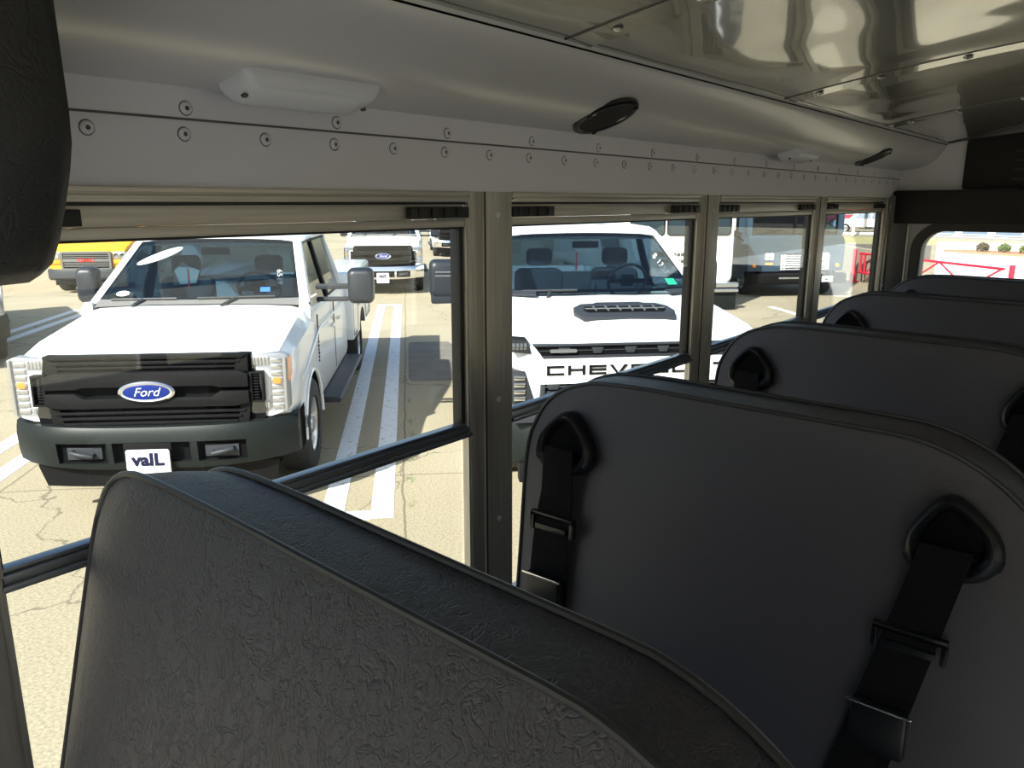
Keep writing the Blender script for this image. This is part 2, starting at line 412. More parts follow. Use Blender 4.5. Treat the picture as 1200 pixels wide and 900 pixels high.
# roof skin (outside)
rp = [(W+WT+.012, 2.50)]+[(W+.06-.11*k/6, 2.52+.10*math.sin(PI/2*k/6)) for k in range(7)]
rp = [(.82, 2.50), (.80, 2.56), (.74, 2.61), (.62, 2.645), (.2, 2.68), (-.4, 2.69)]
rp = rp+[(2*CY0-a, b) for a, b in reversed(rp[:-1])]
rq = [(CY0+(a-CY0)*.985, b-.012) for a, b in rp]
mb = MB().loft([[(XF-.1, a, b) for a, b in rp+rq[::-1]], [(XR+.14, a, b) for a, b in rp+rq[::-1]]])
mb.box(XR+.10, XR+.14, WR-.03, W+.03, 2.49, 2.63).box(XF-.1, XF-.06, WR-.03, W+.03, 2.49, 2.63)
struct(mb.build('roof', M['busskin'], ang=50))

# pillars
for k, px in enumerate(PL):
    p = MB().box(px+.030, px+.092, W-.004, W+.006, ZS, ZH)
    t = struct(p.build('trim_%d' % (k+5), M['alu'], bevel=.0015))
    MB().box(px, px+.030, W-.001, W+.011, ZS, ZH).build('channel', M['alu'], t, bevel=.0015)
    MB().box(px+.092, px+PWD, W-.001, W+.011, ZS, ZH).build('channel_edge', M['alu'], t)
    MB().box(px+.052, px+.080, W+.006, W+.035, ZS, ZH).build('pillar_core', M['alu_d'], t, smooth=False)
    MB().tube([(px+.0315, W-.0045, ZS), (px+.0315, W-.0045, ZH)], .0014, 6).build('joint_line', M['rubber'], t)
    for z in (2.262, 1.985, 1.79):
        q = MB().lathe([(0, .005), (-.002, .0045), (-.003, .002), (-.0025, 0)], (px+.061, W-.004, z), 'y', 12).build('screw', M['rivet'], t)

# windows of the window wall
def bus_window(n, x0, x1, yi, sgn, detail=True, mir=False):
    """yi inner face, sgn +1 window wall, -1 opposite"""
    w = struct(empty('window_%d' % n, ((x0+x1)/2, yi, ZS)))
    ox, oy, oz = w.location
    def T(a, b, c, d, e, f, mi=0, mb=None):
        mb = mb or MB()
        y0, y1 = (c, d) if sgn > 0 else (-d, -c)
        return mb.box(a-ox, b-ox, y0, y1, e-oz, f-oz, mi)
    # fixed head channel with grooves
    h = T(x0, x1, -.002, .010, 2.280, ZH); T(x0, x1, -.0055, -.002, 2.283, 2.2865, mb=h); T(x0, x1, -.0055, -.002, 2.289, ZH, mb=h)
    h.build('head_channel', M['alu_h'], w, bevel=.0008)
    T(x0, x1, .004, .012, 2.2765, 2.281).build('gap_seal', M['rubber'], w)
    # sliding sash top rail
    s = T(x0+.004, x1-.004, .006, .018, 2.257, 2.2775); T(x0+.004, x1-.004, .002, .018, 2.246, 2.2565, mb=s)
    s.build('sash_top_rail', M['alu_h'], w, bevel=.0012)
    T(x0+.004, x1-.004, .004, .018, 2.2435, 2.2465).build('glazing_bead', M['rubber'], w)
    # latches
    for a, b in ((x0+.001, x0+.105), (x1-.112, x1-.001)):
        l = T(a, b, -.004, .008, 2.2585, 2.2735)
        for q in range(4): T(a+.012+q*.024, a+.020+q*.024, -.0065, -.004, 2.2595, 2.2725, mb=l)
        l.build('sash_latch', M['rubber'], w, bevel=.0012)
    # side stiles of the sash: dark
    for a, b in ((x0, x0+.006), (x1-.012, x1-.004)):
        T(a, b, .006, .024, ZR0, 2.246).build('side_seal', M['rubber'], w, bevel=.001)
    T(x1-.004, x1, .0, .012, ZS, 2.257).build('side_channel', M['alu'], w)
    T(x0, x0+.003, .0, .012, ZS, 2.257).build('side_channel', M['alu'], w)
    # meeting rail: ridged dark aluminium
    r = T(x0, x1, .000, .024, ZR0, ZR1-.005)
    T(x0, x1, .004, .018, ZR1-.005, ZR1, mb=r); T(x0, x1, -.006, .0, ZR0+.003, ZR0+.009, mb=r)
    r.build('meeting_rail', M['alu_r'], w, bevel=.0018)
    T(x0, x1, -.002, .03, ZS, ZS+.014).build('sill', M['alu_d'], w, bevel=.0015)
    T(x0+.004, x1-.004, .009, .012, ZR1-.004, 2.248).build('upper_pane', M['bglass'], w, smooth=False)
    T(x0+.004, x1-.004, .016, .019, ZS+.01, ZR0+.004).build('lower_pane', M['bglass'], w, smooth=False)
    return w
order = [2, 3, 4, 5]          # the bays seen in the photograph
wn = 1
for k in order:
    bus_window(wn, PL[k]+PWD, PL[k+1], W, 1); wn += 1
for k in (0, 1):
    bus_window(wn, PL[k]+PWD, PL[k+1], W, 1); wn += 1
bus_window(wn, XF+.04, PL[0], W, 1); wn += 1

# opposite wall with its windows
mb = MB().box(XF-.05, XR+.06, WR-WT, WR, FZ-.12, ZS).box(XF-.05, XR+.06, WR-WT, WR, ZH, 2.52)
xr = [XF-.05, -1.95, -1.15, -.25, .65, 1.55, 2.4, XR+.06]
ops = [(-1.80, -1.25), (-1.15, -.35), (-.25, .55), (.65, 1.45), (1.55, 2.30), (2.38, 2.98)]
prev = XF-.05
for a, b in ops:
    mb.box(prev, a, WR-WT, WR, ZS, ZH); prev = b
mb.box(prev, XR+.06, WR-WT, WR, ZS, ZH)
struct(mb.build('wall_right', M['wallgrey'], smooth=False))
for a, b in ops:
    bus_window(wn, a, b, WR, -1); wn += 1
# rear wall with its rounded window
RW = (.0, .362, 1.93, 2.186)      # y0,y1,z0,z1 of the clear opening
wy0, wy1, wz0, wz1 = -.26, .662, 1.86, 2.187
mb = MB()
O = rrect(wy0-.0, wy1, wz0, wz1, .075, 6)
def rear_plate(x, flip=False):
    pass
# plate with hole: ring between big rectangle and rounded hole
big = []
for (u, v) in O:
    cu, cv = (wy0+wy1)/2, (wz0+wz1)/2
    du, dv = u-cu, v-cv
    Y0, Y1, Z0, Z1 = WR-.02, W+.02, FZ-.1, 2.52
    ts = []
    if du > 1e-6: ts.append((Y1-cu)/du)
    if du < -1e-6: ts.append((Y0-cu)/du)
    if dv > 1e-6: ts.append((Z1-cv)/dv)
    if dv < -1e-6: ts.append((Z0-cv)/dv)
    t = min(ts); big.append((cu+du*t, cv+dv*t))
rs = [[(XR, u, v) for u, v in big], [(XR, u, v) for u, v in O], [(XR+.06, u, v) for u, v in O], [(XR+.06, u, v) for u, v in big], [(XR, u, v) for u, v in big]]
mb.loft(rs, cap=False)
# corners of the plate
for (a, b, c, d) in ((WR-.02, WR+.5, FZ-.1, FZ+.4), (W-.0, W+.02, FZ-.1, 2.52)):
    mb.box(XR+.005, XR+.06, a, b, c, d)
mb.box(XR+.01, XR+.06, WR-.02, wy0-.35, FZ-.1, 2.52); mb.box(XR+.01, XR+.06, WR-.02, W+.02, FZ-.1, wz0-.3)
mb.box(XR+.01, XR+.06, WR-.02, W+.02, wz1+.05, 2.52); 
struct(mb.build('wall_rear', M['wallgrey'], smooth=False))
w = struct(empty('window_%d' % wn, (XR, (wy0+wy1)/2, wz0))); wn += 1
g = MB(); frame_rr(g, 'x', (wy0-.028, wy1+.026, wz0-.026, wz1+.024), (wy0+.01, wy1-.01, wz0+.01, wz1-.008), .10, .07, -.014, .055, n=8)
g2 = g.build('rubber_gasket', M['rubber'], None, bevel=.004); g2.location = (XR, 0, 0)
g2.parent = w; g2.location = (0, -(wy0+wy1)/2, -wz0)
p_ = MB().prism(rrect(wy0, wy1, wz0, wz1, .075, 6), 'x', .03, .034).build('pane', M['bglass'], w, smooth=False); p_.location = (0, -(wy0+wy1)/2, -wz0)
# vertical trim on the rear wall between the corner and the window
struct(MB().box(XR-.008, XR, .700, .706, FZ, 2.2).build('trim_20', M['alu'], bevel=.001))
# grey corner post cover
mb = MB(); pts = [(PL[-1]+.062, W), (PL[-1]+.066, W-.012), (XR-.05, W-.022), (XR-.01, W-.04), (XR, W-.05), (XR, W)]
mb.prism(pts, 'z', FZ, 2.30); struct(mb.build('trim_21', M['fuzzy'], ang=50))
# dark cloth header above the rear window
o = MB().box(XR-.075, XR-.001, WR+.02, W-.005, 2.205, 2.318).build('rear_header_pad', M['darkfab'], bevel=.008)
tag(o, 'black cloth-covered beam across the rear wall above the small window', 'padded beam')
# pale end panel and dark air-conditioning unit
o = MB().prism([(.752, 2.320), (.752, 2.388), (.69, 2.3965), (.648, 2.415), (.621, 2.445), (.608, 2.473), (.50, 2.49), (.30, 2.51), (.30, 2.320)], 'x', XR-.012, XR+.002).build('trim_22', M['header'])
struct(o)
ac = empty('air_conditioner', (XR-.17, -.2, 2.32)); tag(ac, 'black air-conditioning unit mounted high on the rear wall under the ceiling', 'air conditioner')
MB().prism([(-.95, .002), (.745, .002), (.745, .165), (.5, .19), (-.2, .225), (-.7, .20), (-.95, .17)], 'x', .135, .158).build('housing', M['darkfab'], ac, bevel=.01)
for k in range(4):
    MB().box(.129, .137, -.6, .60, .03+k*.03, .038+k*.03).build('louvre', M['rubber'], ac, bevel=.001)
# front wall with a big windshield
mb = MB().box(XF-.06, XF, WR, W, FZ-.12, 1.22).box(XF-.06, XF, WR, W, 2.32, 2.52)
mb.box(XF-.06, XF, WR, WR+.09, 1.22, 2.32).box(XF-.06, XF, W-.09, W, 1.22, 2.32)
struct(mb.build('wall_front', M['wallgrey'], smooth=False))
hd = MB().loft([[(x, y, z) for y, z in ((WR+.3, .6), (WR+.3, z0-.12), (WR+.42, z0), (W-.42, z0), (W-.3, z0-.12), (W-.3, .6))] for x, z0 in ((XF-1.15, 1.0), (XF-1.0, 1.12), (XF-.06, 1.2))])
struct(hd.build('bounce_bonnet', M['busskin'], ang=40))  # unseen white hood added to bounce sunlight onto the nearest seat
w = struct(empty('window_%d' % wn, (XF-.03, CY0, 1.22)))
hw = (W-WR)/2-.09
MB().box(-.003, .003, -hw, hw, 0, 1.10).build('windshield_pane', M['bglass'], w, smooth=False)
MB().box(-.02, .02, -.03, .03, 0, 1.10).build('centre_post', M['alu_d'], w, bevel=.002)

# ------------------------------------------------ things fixed to the ceiling and cove
def cove_frame(y):
    """position and inward-down normal on the cove at lateral y"""
    for (a, b), (c, d) in zip(cp[:-1], cp[1:]):
        if c <= y <= a:
            t = (a-y)/(a-c); z = b+(d-b)*t; n = Vector((0, -(d-b), -(a-c))).normalized(); return z, n
dl = empty('dome_light', (.525, .700, 2.3955)); tag(dl, 'long white dome light on the cove above the first window', 'dome light')
tl = math.atan2(.020, .05)
def dome(root, L, loc):
    root.rotation_euler = (R(-16), 0, 0)
    rr = []
    for (s, z) in ((1.0, .006), (1.0, -.003), (.97, -.008), (.90, -.014), (.84, -.017), (.6, -.018)):
        rr.append([(u*s, v*(s if s > .95 else s*.96), z) for u, v in rrect(-L/2, L/2, -.027, .027, .009, 4)])
    MB().loft(rr).build('lamp_cover', M['lampwhite'], root, ang=50)
    for s in (-1, 1):
        MB().lathe([(-.0225, .0035), (-.0245, .0033), (-.0240, .0012), (-.021, 0)], (s*(L/2-.011), 0, .006), 'z', 12).build('screw', M['hole'], root)
dome(dl, .168, None)
dl2 = copy_tree(dl); dl2.location = (1.96, .700, 2.3955); tag(dl2, 'small-looking white dome light far along the cove, near the rear speaker', 'dome light')
for c in children(dl2): pass
sp = empty('ceiling_speaker', (1.052, .672, 2.4045)); tag(sp, 'round black speaker grille on the cove above the second window', 'speaker')
sp.rotation_euler = (R(-23), 0, 0)
def lathe_obj(prof, root, name, m): return MB().lathe(prof, (0, 0, 0), 'z', 40).build(name, m, root, ang=50)
lathe_obj([(.004, .052), (-.001, .052), (-.0035, .049), (-.0035, .044), (-.001, .042)], sp, 'speaker_rim', M['bezel'])
lathe_obj([(-.001, .043), (-.0025, .03), (-.003, .012), (-.003, 0)], sp, 'speaker_mesh', M['darkfab'])
for a in (60, 180, 300):
    MB().box(.046*math.cos(R(a))-.003, .046*math.cos(R(a))+.003, .046*math.sin(R(a))-.003, .046*math.sin(R(a))+.003, -.006, -.002).build('mounting_clip', M['bezel'], sp, bevel=.001)
sp2 = copy_tree(sp); sp2.location = (2.49, .672, 2.404); tag(sp2, 'round black speaker grille on the cove near the rear wall', 'speaker')

# padded panel hanging close at the upper left
mb = MB()
o2 = [(.500, 2.47), (.497, 2.40), (.495, 2.36), (.4935, 2.33), (.495, 2.312), (.502, 2.296), (.515, 2.275), (.530, 2.254), (.546, 2.238), (.570, 2.2285), (.62, 2.226), (.745, 2.224), (.745, 2.47)]
rs = []
for (x_, s) in ((.150, .90), (.152, .97), (.160, 1.0), (.180, 1.006), (.200, 1.0), (.208, .97), (.210, .90)):
    cy, cz = .64, 2.36
    rs.append([(x_, cy+(u-cy)*(s if u < .7 else 1), cz+(v-cz)*(s if v < 2.4 else 1)) for u, v in o2])
mb.loft(rs)
o = mb.build('hanging_pad', M['pad'], ang=60)
tag(o, 'black vinyl padded panel hanging close to the camera beside the first window', 'padded panel')

# ------------------------------------------------------------------ seats
SW0, ST = .715, 2.040
ZB = 1.36
def seat_outline(kind=1):
    """loop (y, z) wall side bottom -> top -> aisle side bottom"""
    if kind == 1: p = [(.702, ZB), (.710, 1.50), (.712, 1.65), (.712, 1.80), (.7125, 1.90), (.712, 1.95), (.709, 1.985), (.700, 2.011), (.684, 2.027), (.662, 2.036), (.63, 2.040), (.56, ST+.001), (.48, ST+.001),
              (.40, ST), (.30, ST-.001)]
    else: p = [(.650, ZB), (.656, 1.50), (.661, 1.65), (.665, 1.79), (.669, 1.88), (.668, 1.938), (.659, 1.971), (.641, 2.002), (.613, 2.0235), (.572, 2.037), (.53, ST), (.48, ST+.001), (.40, ST), (.30, ST-.001)]
    r = .195
    for k in range(0, 11):
        t = R(90*k/10); p.append((.195-r*math.sin(t), ST-.002-r+r*math.cos(t)))
    p += [(.002, 1.70), (.004, 1.55), (.010, ZB)]
    return p
def catmull(P, n=3):
    out = []
    for i in range(len(P)-1):
        p0 = P[max(i-1, 0)]; p1 = P[i]; p2 = P[i+1]; p3 = P[min(i+2, len(P)-1)]
        for k in range(n):
            t = k/n
            out.append(tuple(.5*((2*b)+(-a+c)*t+(2*a-5*b+4*c-d)*t*t+(-a+3*b-3*c+d)*t**3) for a, b, c, d in zip(p0, p1, p2, p3)))
    out.append(P[-1]); return out
def make_seat(face_mat, top_mat, bulge=.03, T=.078, crown=.004, kind=1, rec=9.5):
    root = empty('bus_seat', (0, 0, FZ))
    O = catmull(seat_outline(kind), 2)
    cy, cz = .357, 1.70
    tanr = math.tan(R(rec))
    def P(x, y, z): return (x-(ST-z)*tanr, y, z-FZ)
    def ring(x, s, lift=0.):
        r = []
        for (y, z) in O:
            if kind == 1: y = y-.052*max(0, min(1, x/T))*max(0, min(1, (y-.45)/.18))*(1 if z > 1.9 else max(0, (z-1.5)/.4))
            r.append(P(x, cy+(y-cy)*s, cz+(z-cz)*s if z > cz else cz+(z-cz)*s))
        return r
    mb = MB()
    rings = []; mis = []
    front = [.02, .2, .4, .55, .68, .78, .86, .92, .955, .98, .993, 1.0]
    fr = [ring(-bulge*(1-s**5), s) for s in front]
    bd = [ring(T*t, 1+crown*math.sin(PI*t)) for t in (0, .06, .2, .4, .6, .8, .94, 1)]
    bk = [ring(T+.012*(1-s**4), s) for s in reversed(front)]
    mb.loft(fr, mi=0, cap=False); mb.loft(bd, mi=1, cap=False); mb.loft(bk, mi=0, cap=False)
    # close centres
    n = len(O)
    mb.add(fr[0], [tuple(range(n))[::-1]], 0); mb.add(bk[-1], [tuple(range(n))], 0)
    mb.build('backrest', [face_mat, top_mat], root, ang=45)
    for x_ in (0, T):
        MB().tube([P(x_, cy+(y-cy)*1.003-(.052*max(0, min(1, (y-.45)/.18))*(1 if z > 1.9 else max(0, (z-1.5)/.4)) if kind == 1 and x_ else 0), z+.0012) for y, z in O], .0030, 8).build('piping', M['piping'], root)
    # cushion
    c = MB(); rr = []
    for (z, s) in ((1.30, .97), (1.305, 1.), (1.37, 1.), (1.40, .985), (1.415, .93), (1.42, .8)):
        rr.append([((u-(-.27))*s-.27, cy+(v-cy)*s, z-FZ) for u, v in rrect(-.50, -.10, .01, .665, .04, 5)])
    c.loft(rr); c.build('seat_cushion', face_mat, root, ang=50)
    f = MB().box(-.48, -.06, .03, .65, 1.27-FZ, 1.305-FZ); f.build('seat_frame', M['rubber'], root, bevel=.004)
    for (lx, ly) in ((-.40, .06), (-.12, .06), (-.40, .62), (-.12, .62)):
        MB().box(lx-.015, lx+.015, ly-.015, ly+.015, 0, 1.28-FZ).build('leg', M['rubber'], root, bevel=.002)
    # belts
    def on_face(y, z):
        s = max(abs(y-cy)/.357, (z-cz)/(ST-cz) if z > cz else (cz-z)/(cz-ZB)); s = min(s, 1)
        return -bulge*(1-s**5)-(ST-z)*tanr
    def belt(yc, zc, dy, length, tilt, w0, w1):
        bz = empty('belt_anchor', (on_face(yc, zc)-.001, yc, zc-FZ)); bz.parent = root
        bz.rotation_euler = (tilt, R(9.5), 0); bz.scale = (1, 1, .92)
        # rounded triangular ring
        def tri(r, s):
            out = []
            base = [(0, .058*s), (-.052*s, -.006*s), (-.036*s, -.050*s), (.036*s, -.050*s), (.052*s, -.006*s)]
            N = len(base)
            r = r*s
            for i in range(N):
                a, b, c_ = Vector(base[i-1]), Vector(base[i]), Vector(base[(i+1) % N])
                u = (a-b).normalized(); v = (c_-b).normalized()
                for k in range(5):
                    t = k/4; q = b+(u*(1-t)**2+v*t**2)*r; out.append((q.x, q.y))
            return out
        sect = [(0, 1.0), (-.010, 1.0), (-.019, .95), (-.022, .84), (-.018, .70), (-.004, .60)]
        m_ = MB().loft([[(x_, a, b) for a, b in tri(.030, s)] for x_, s in sect], cap=False)
        bo = m_.build('bezel', M['bezel'], None, ang=50); bo.parent = bz
        h_ = MB().add([(-.0115, a, b) for a, b in tri(.03, .61)], [tuple(range(25))]); ho = h_.build('slot', M['black'], None); ho.parent = bz
        # webbing
        N = 14; ra = []
        for k in range(N+1):
            t = k/N; z = zc-.004-length*t; y = yc+dy*t; w_ = w0+(w1-w0)*t
            xf = on_face(y, z)-.006-.010*math.sin(PI*min(1, t*1.5)) - (.020*max(0, 1-k/3))
            th = .0022
            ra.append([(xf-th, y-w_/2, z-FZ), (xf-th-.002, y, z-FZ), (xf-th, y+w_/2, z-FZ), (xf, y+w_/2, z-FZ), (xf, y-w_/2, z-FZ)])
        MB().loft(ra).build('belt_webbing', M['belt'], root, ang=50)
        zz = zc-.105; yy = yc+dy*.105/length
        k_ = MB(); xf = on_face(yy, zz)-.018
        k_.box(xf-.004, xf+.004, yy-.036, yy+.036, zz-FZ, zz-FZ+.006); k_.box(xf-.004, xf+.005, yy-.036, yy-.030, zz-FZ-.022, zz-FZ); k_.box(xf-.004, xf+.005, yy+.030, yy+.036, zz-FZ-.022, zz-FZ)
        k_.box(xf-.006, xf+.004, yy-.026, yy+.026, zz-FZ-.018, zz-FZ-.010)
        k_.build('web_guide', M['bezel'], root, bevel=.0012)
        zz = zc-.185; yy = yc+dy*.185/length; xf = on_face(yy, zz)-.020
        b_ = MB().box(xf-.008, xf+.008, yy-.028, yy+.028, zz-FZ-.055, zz-FZ); b_.build('buckle', M['bezel'], root, bevel=.004)
        MB().box(xf-.010, xf-.007, yy-.032, yy+.032, zz-FZ-.002, zz-FZ+.001).build('latch_plate', M['chrome'], root, bevel=.0005)
    belt(.592, 1.957, .012, .30, 0, .046, .074)
    belt(.118, 1.950, .075, .36, R(-10), .048, .060)
    return root
s1 = make_seat(M['leather'], M['leather'], bulge=.030, T=.060, rec=13.5)
s1.location = (.260, 0, FZ+.014)
# belts of the nearest seat are on its far, unseen reach; keep the face clean
for c in children(s1):
    if c.name.split('.')[0] in ('belt_anchor', 'belt_webbing', 'web_guide', 'buckle', 'latch_plate'):
        for g_ in children(c): bpy.data.objects.remove(g_)
        bpy.data.objects.remove(c)
s1.rotation_euler = (0, 0, R(-2.5)); 
tag(s1, 'nearest bus seat, large creased grey vinyl backrest filling the lower left', 'bus seat', 'row of bus seats along the windows')
s2 = make_seat(M['leather_s'], M['leather'], bulge=.010, T=.075, kind=2, rec=8.4)
s2.location = (.878, 0, FZ)
tag(s2, 'second bus seat, black vinyl backrest with two belts behind the nearest seat', 'bus seat', 'row of bus seats along the windows')
for x_, z_, lb in ((1.515, 0, 'third bus seat, dark backrest between the second seat and third window pillar'),
               (2.160, .006, 'fourth bus seat, dark backrest whose left edge is below the last side window'),
               (2.790, .006, 'rearmost bus seat, dark backrest directly below the rear window')):
    c = copy_tree(s2); c.location = (x_, 0, FZ+z_); tag(c, lb, 'bus seat', 'row of bus seats along the windows')
# ================================================================== OUTSIDE
# ground
gd = struct(MB().add([(-40, -60, 0), (160, -60, 0), (160, 160, 0), (-40, 160, 0)], [(0, 1, 2, 3)]).build('ground', M['ground'], smooth=False))

def strip(name, D0, D1, c0, c1, m, label, cat, group=None, z=.004):
    a, b, c_, d = park(D0, c0), park(D0, c1), park(D1, c1), park(D1, c0)
    o = park((D0+D1)/2, (c0+c1)/2, 0)
    vs = [(p-o) for p in (a, b, c_, d)]
    mb = MB(); mb.loft([[(v.x, v.y, 0) for v in vs], [(v.x, v.y, z) for v in vs]])
    ob = mb.build(name, m, smooth=False); ob.location = o
    return tag(ob, label, cat, group)
G1 = 'white lines painted between the parking stalls'
def u_line(D0, D1, c0, label, bar=True):
    root = empty('parking_line', park(D0, c0)); tag(root, label, 'road marking', G1)
    for (a, b, e, f) in ((D0, D1, 0, .17), (D0, D1, .37, .54))+(((D0-.02, D0+.15, .17, .37),) if bar else ())+((D1-.18, D1, .17, .37),):
        p = [park(a, c0+e), park(a, c0+f), park(b, c0+f), park(b, c0+e)]
        vs = [q-root.location for q in p]
        MB().loft([[(v.x, v.y, 0) for v in vs], [(v.x, v.y, .004) for v in vs]]).build('painted_stripe', M['line'], root, smooth=False)
    return root
u_line(5.50, 18.0, -.70, 'double white line on the concrete running away between the two nearest white trucks')
u_line(5.50, 18.0, -3.97, 'double white line on the concrete left of the nearest truck with blue oval badge')
u_line(5.50, 18.0, -7.22, 'double white line crossing the far left edge beside the dark bumper')
strip('parking_line', 14.6, 16.5, 7.93, 8.08, M['line'], 'short white line on the concrete in front of the blue-grey van', 'road marking', G1)
strip('parking_line', 13.3, 15.0, 8.55, 8.70, M['line'], 'short white line below the last side window, right of the van line', 'road marking', G1)
# irregular dark patch
c0 = park(11.5, .33)
pts = []
for k in range(28):
    t = 2*PI*k/28; a = 1.65*(1+.06*math.sin(5*t)); b = .38*(1+.08*math.cos(3*t))
    q = Pv*(max(-1.45, min(1.45, a*math.cos(t)*1.2)))+Lv*(max(-.36, min(.36, b*math.sin(t)*1.3))); pts.append(q)
o = MB().loft([[(q.x, q.y, 0) for q in pts], [(q.x, q.y, .006) for q in pts]]).build('asphalt_patch', M['asphalt'], smooth=False); o.location = c0
tag(o, 'dark asphalt repair patch on the ground right of the double white line', 'asphalt patch')
# weeds in the joint
mb = MB(); 
for k in range(120):
    D = random.choice((5.7, 6.3, 6.9, 7.6, 8.1, 9.0))+random.gauss(0, .07); q = park(D, -.02+random.gauss(0, .018))
    h = random.uniform(.01, .035); a = random.uniform(0, 2*PI); d = Vector((math.cos(a), math.sin(a), 0))*h*.6
    mb.add([q, q+Vector((.006*math.sin(a), .006*math.cos(a), 0)), q+d+Vector((0, 0, h))], [(0, 1, 2)])
tag(mb.build('weeds', M['weed'], smooth=False), 'tiny green weeds growing in the concrete joint beside the double white line', 'weeds', kind='stuff')

# ------------------------------------------------------------------ vehicle helpers
def lerp(a, b, t): return a+(b-a)*t
def wheel(root, x, y, r=.40, w=.26, side=1, rim=None):
    e = empty('wheel', (x, y, r)); e.parent = root
    s = side
    prof = [(-w/2*s, r*.60), (-w/2*s, r*.93), (-w*.40*s, r), (w*.40*s, r), (w/2*s, r*.93), (w/2*s, r*.62), (w*.40*s, r*.60)]
    MB().lathe(prof, (0, 0, 0), 'x', 36).build('tyre', M['tyre'], e, ang=50)
    rp_ = [(w*.44*s, r*.62), (w*.40*s, r*.56), (w*.30*s, r*.52), (w*.26*s, r*.30), (w*.34*s, r*.22), (w*.44*s, r*.17), (w*.46*s, 0)]
    MB().lathe(rp_, (0, 0, 0), 'x', 32).build('rim', rim or M['silver'], e, ang=40)
    h = MB()
    for k in range(8):
        a = 2*PI*k/8; h.lathe([(w*.28*s, .035), (w*.285*s, .034)], (0, r*.42*math.cos(a), r*.42*math.sin(a)), 'x', 10)
        h.add([(w*.287*s, r*.42*math.cos(a)+.035*math.cos(b*PI/5), r*.42*math.sin(a)+.035*math.sin(b*PI/5)) for b in range(10)], [tuple(range(10))])
    h.build('rim_holes', M['black'], e)
    MB().lathe([(-w*.45*s, 0), (-w*.45*s, r*.6)], (0, 0, 0), 'x', 24).build('wheel_back', M['black'], e)
    return e
def arches(body, wheels, r, hw):
    cs = []
    for y, z in wheels:
        for s in (-1, 1):
            c = MB().lathe([(s*(hw-.34), 0), (s*(hw-.34), r), (s*(hw+.2), r), (s*(hw+.2), 0)], (0, y, z), 'x', 40).build('cutter', M['black']); cs.append(c)
    for c in cs: c.parent = body.parent; 
    bpy.context.view_layer.update()
    cut(body, cs)
    me = body.data
    if len(me.materials) < 2: me.materials.append(M['black'])
    for p in me.polygons:
        c = p.center
        for y, z in wheels:
            d = math.hypot(c.y-y, c.z-z)
            if d < r+.012 and abs(c.x) < hw-.004 and abs(c.x) > hw-.36 and abs(p.normal.x) < .5: p.material_index = 1
            if d < r and abs(abs(c.x)-(hw-.34)) < .01: p.material_index = 1
def body_loft(stations, root, m, name='body'):
    """stations: (y, hw, zbottom, zmid, zshoulder, wtop, ztop, zcentre)"""
    rings = []
    for (y, hw, zb, zm, zs, wt, zt, zc) in stations:
        half = [(hw-.10, zb), (hw-.015, zb+.03), (hw, zb+.10), (hw, zm), (hw-.006, (zm+zs)/2), (hw-.02, zs-.03), (hw-.045, zs), (lerp(hw, wt, .5), lerp(zs, zt, .75)), (wt, zt), (wt*.62, lerp(zt, zc, .8)), (wt*.3, zc)]
        rings.append([(x, y, z) for x, z in half]+[(-x, y, z) for x, z in reversed(half)])
    mb = MB().loft(rings); return mb.build(name, m, root, ang=32)
def pane(root, pts, m, name, off=(0, 0, 0)):
    """thin solid pane from 4 points"""
    a, b, c_, d = [Vector(p)+Vector(off) for p in pts]
    return MB().add([a, b, c_, d], [(0, 1, 2, 3)]).build(name, m, root, smooth=False)
def bar(root, pts, w, name, m, n=8): return MB().tube(pts, w, n).build(name, m, root)
def tow_mirror(root, x0, x1, y, z0, z1, s):
    """s=+1 right of picture"""
    e = empty('mirror', (s*x0, y, z0)); e.parent = root
    rr = []
    H = z1-z0; Wd = x1-x0
    for (yy, sc) in ((-.06, .80), (-.075, .6), ):
        pass
    for (yy, sc) in ((-.085, .70), (-.07, .90), (-.03, 1.0), (.05, 1.0), (.06, .95)):
        rr.append([(s*(Wd/2+(u-Wd/2)*sc), yy, H/2+(v-H/2)*sc) for u, v in rrect(0, Wd, 0, H, .055, 5)])
    MB().loft(rr).build('shell', M['mirror_shell'], e, ang=50)
    MB().prism([(s*u, v) for u, v in rrect(.02, Wd-.02, .02, H-.02, .045, 4)], 'y', .058, .066).build('glass', M['chrome'], e)
    for zz, t in ((H*.48, .045), (H*.12, .038)):
        MB().box(min(0, -s*.30), max(0, -s*.30), -.02, .04, zz-t*.55, zz+t*.55).build('arm', M['gplastic'], e, bevel=.012)
    return e
def steering(root, x, y, z):
    e = empty('steering_wheel', (x, y, z)); e.parent = root; e.rotation_euler = (R(-62), 0, 0)
    MB().tube([(.19*math.cos(2*PI*k/24), .19*math.sin(2*PI*k/24), 0) for k in range(24)], .017, 8, closed=True).build('steering_rim', M['gplastic'], e)
    m_ = MB().box(-.19, .19, -.025, .02, -.01, .01); m_.box(-.06, .06, -.06, .05, -.02, .03); m_.build('steering_hub', M['plastic'], e, bevel=.008)
def cab_seat(root, x, y, z, m):
    e = empty('truck_seat', (x, y, z)); e.parent = root
    rr = [[(u, v*.0+yy, w_) for u, w_ in rrect(-.25*s, .25*s, -.42, .30*s, .08, 5)] for yy, s in ((-.05, .92), (-.03, 1), (.06, 1), (.09, .92))]
    MB().loft(rr).build('seat_back', m, e, ang=50)
    rr = [[(u, yy, w_) for u, w_ in rrect(-.13*s, .13*s, .33, .50*(1+.05*s)-.02, .05, 5)] for yy, s in ((-.06, .85), (-.04, 1), (.03, 1), (.05, .85))]
    MB().loft(rr).build('headrest', m, e, ang=50)

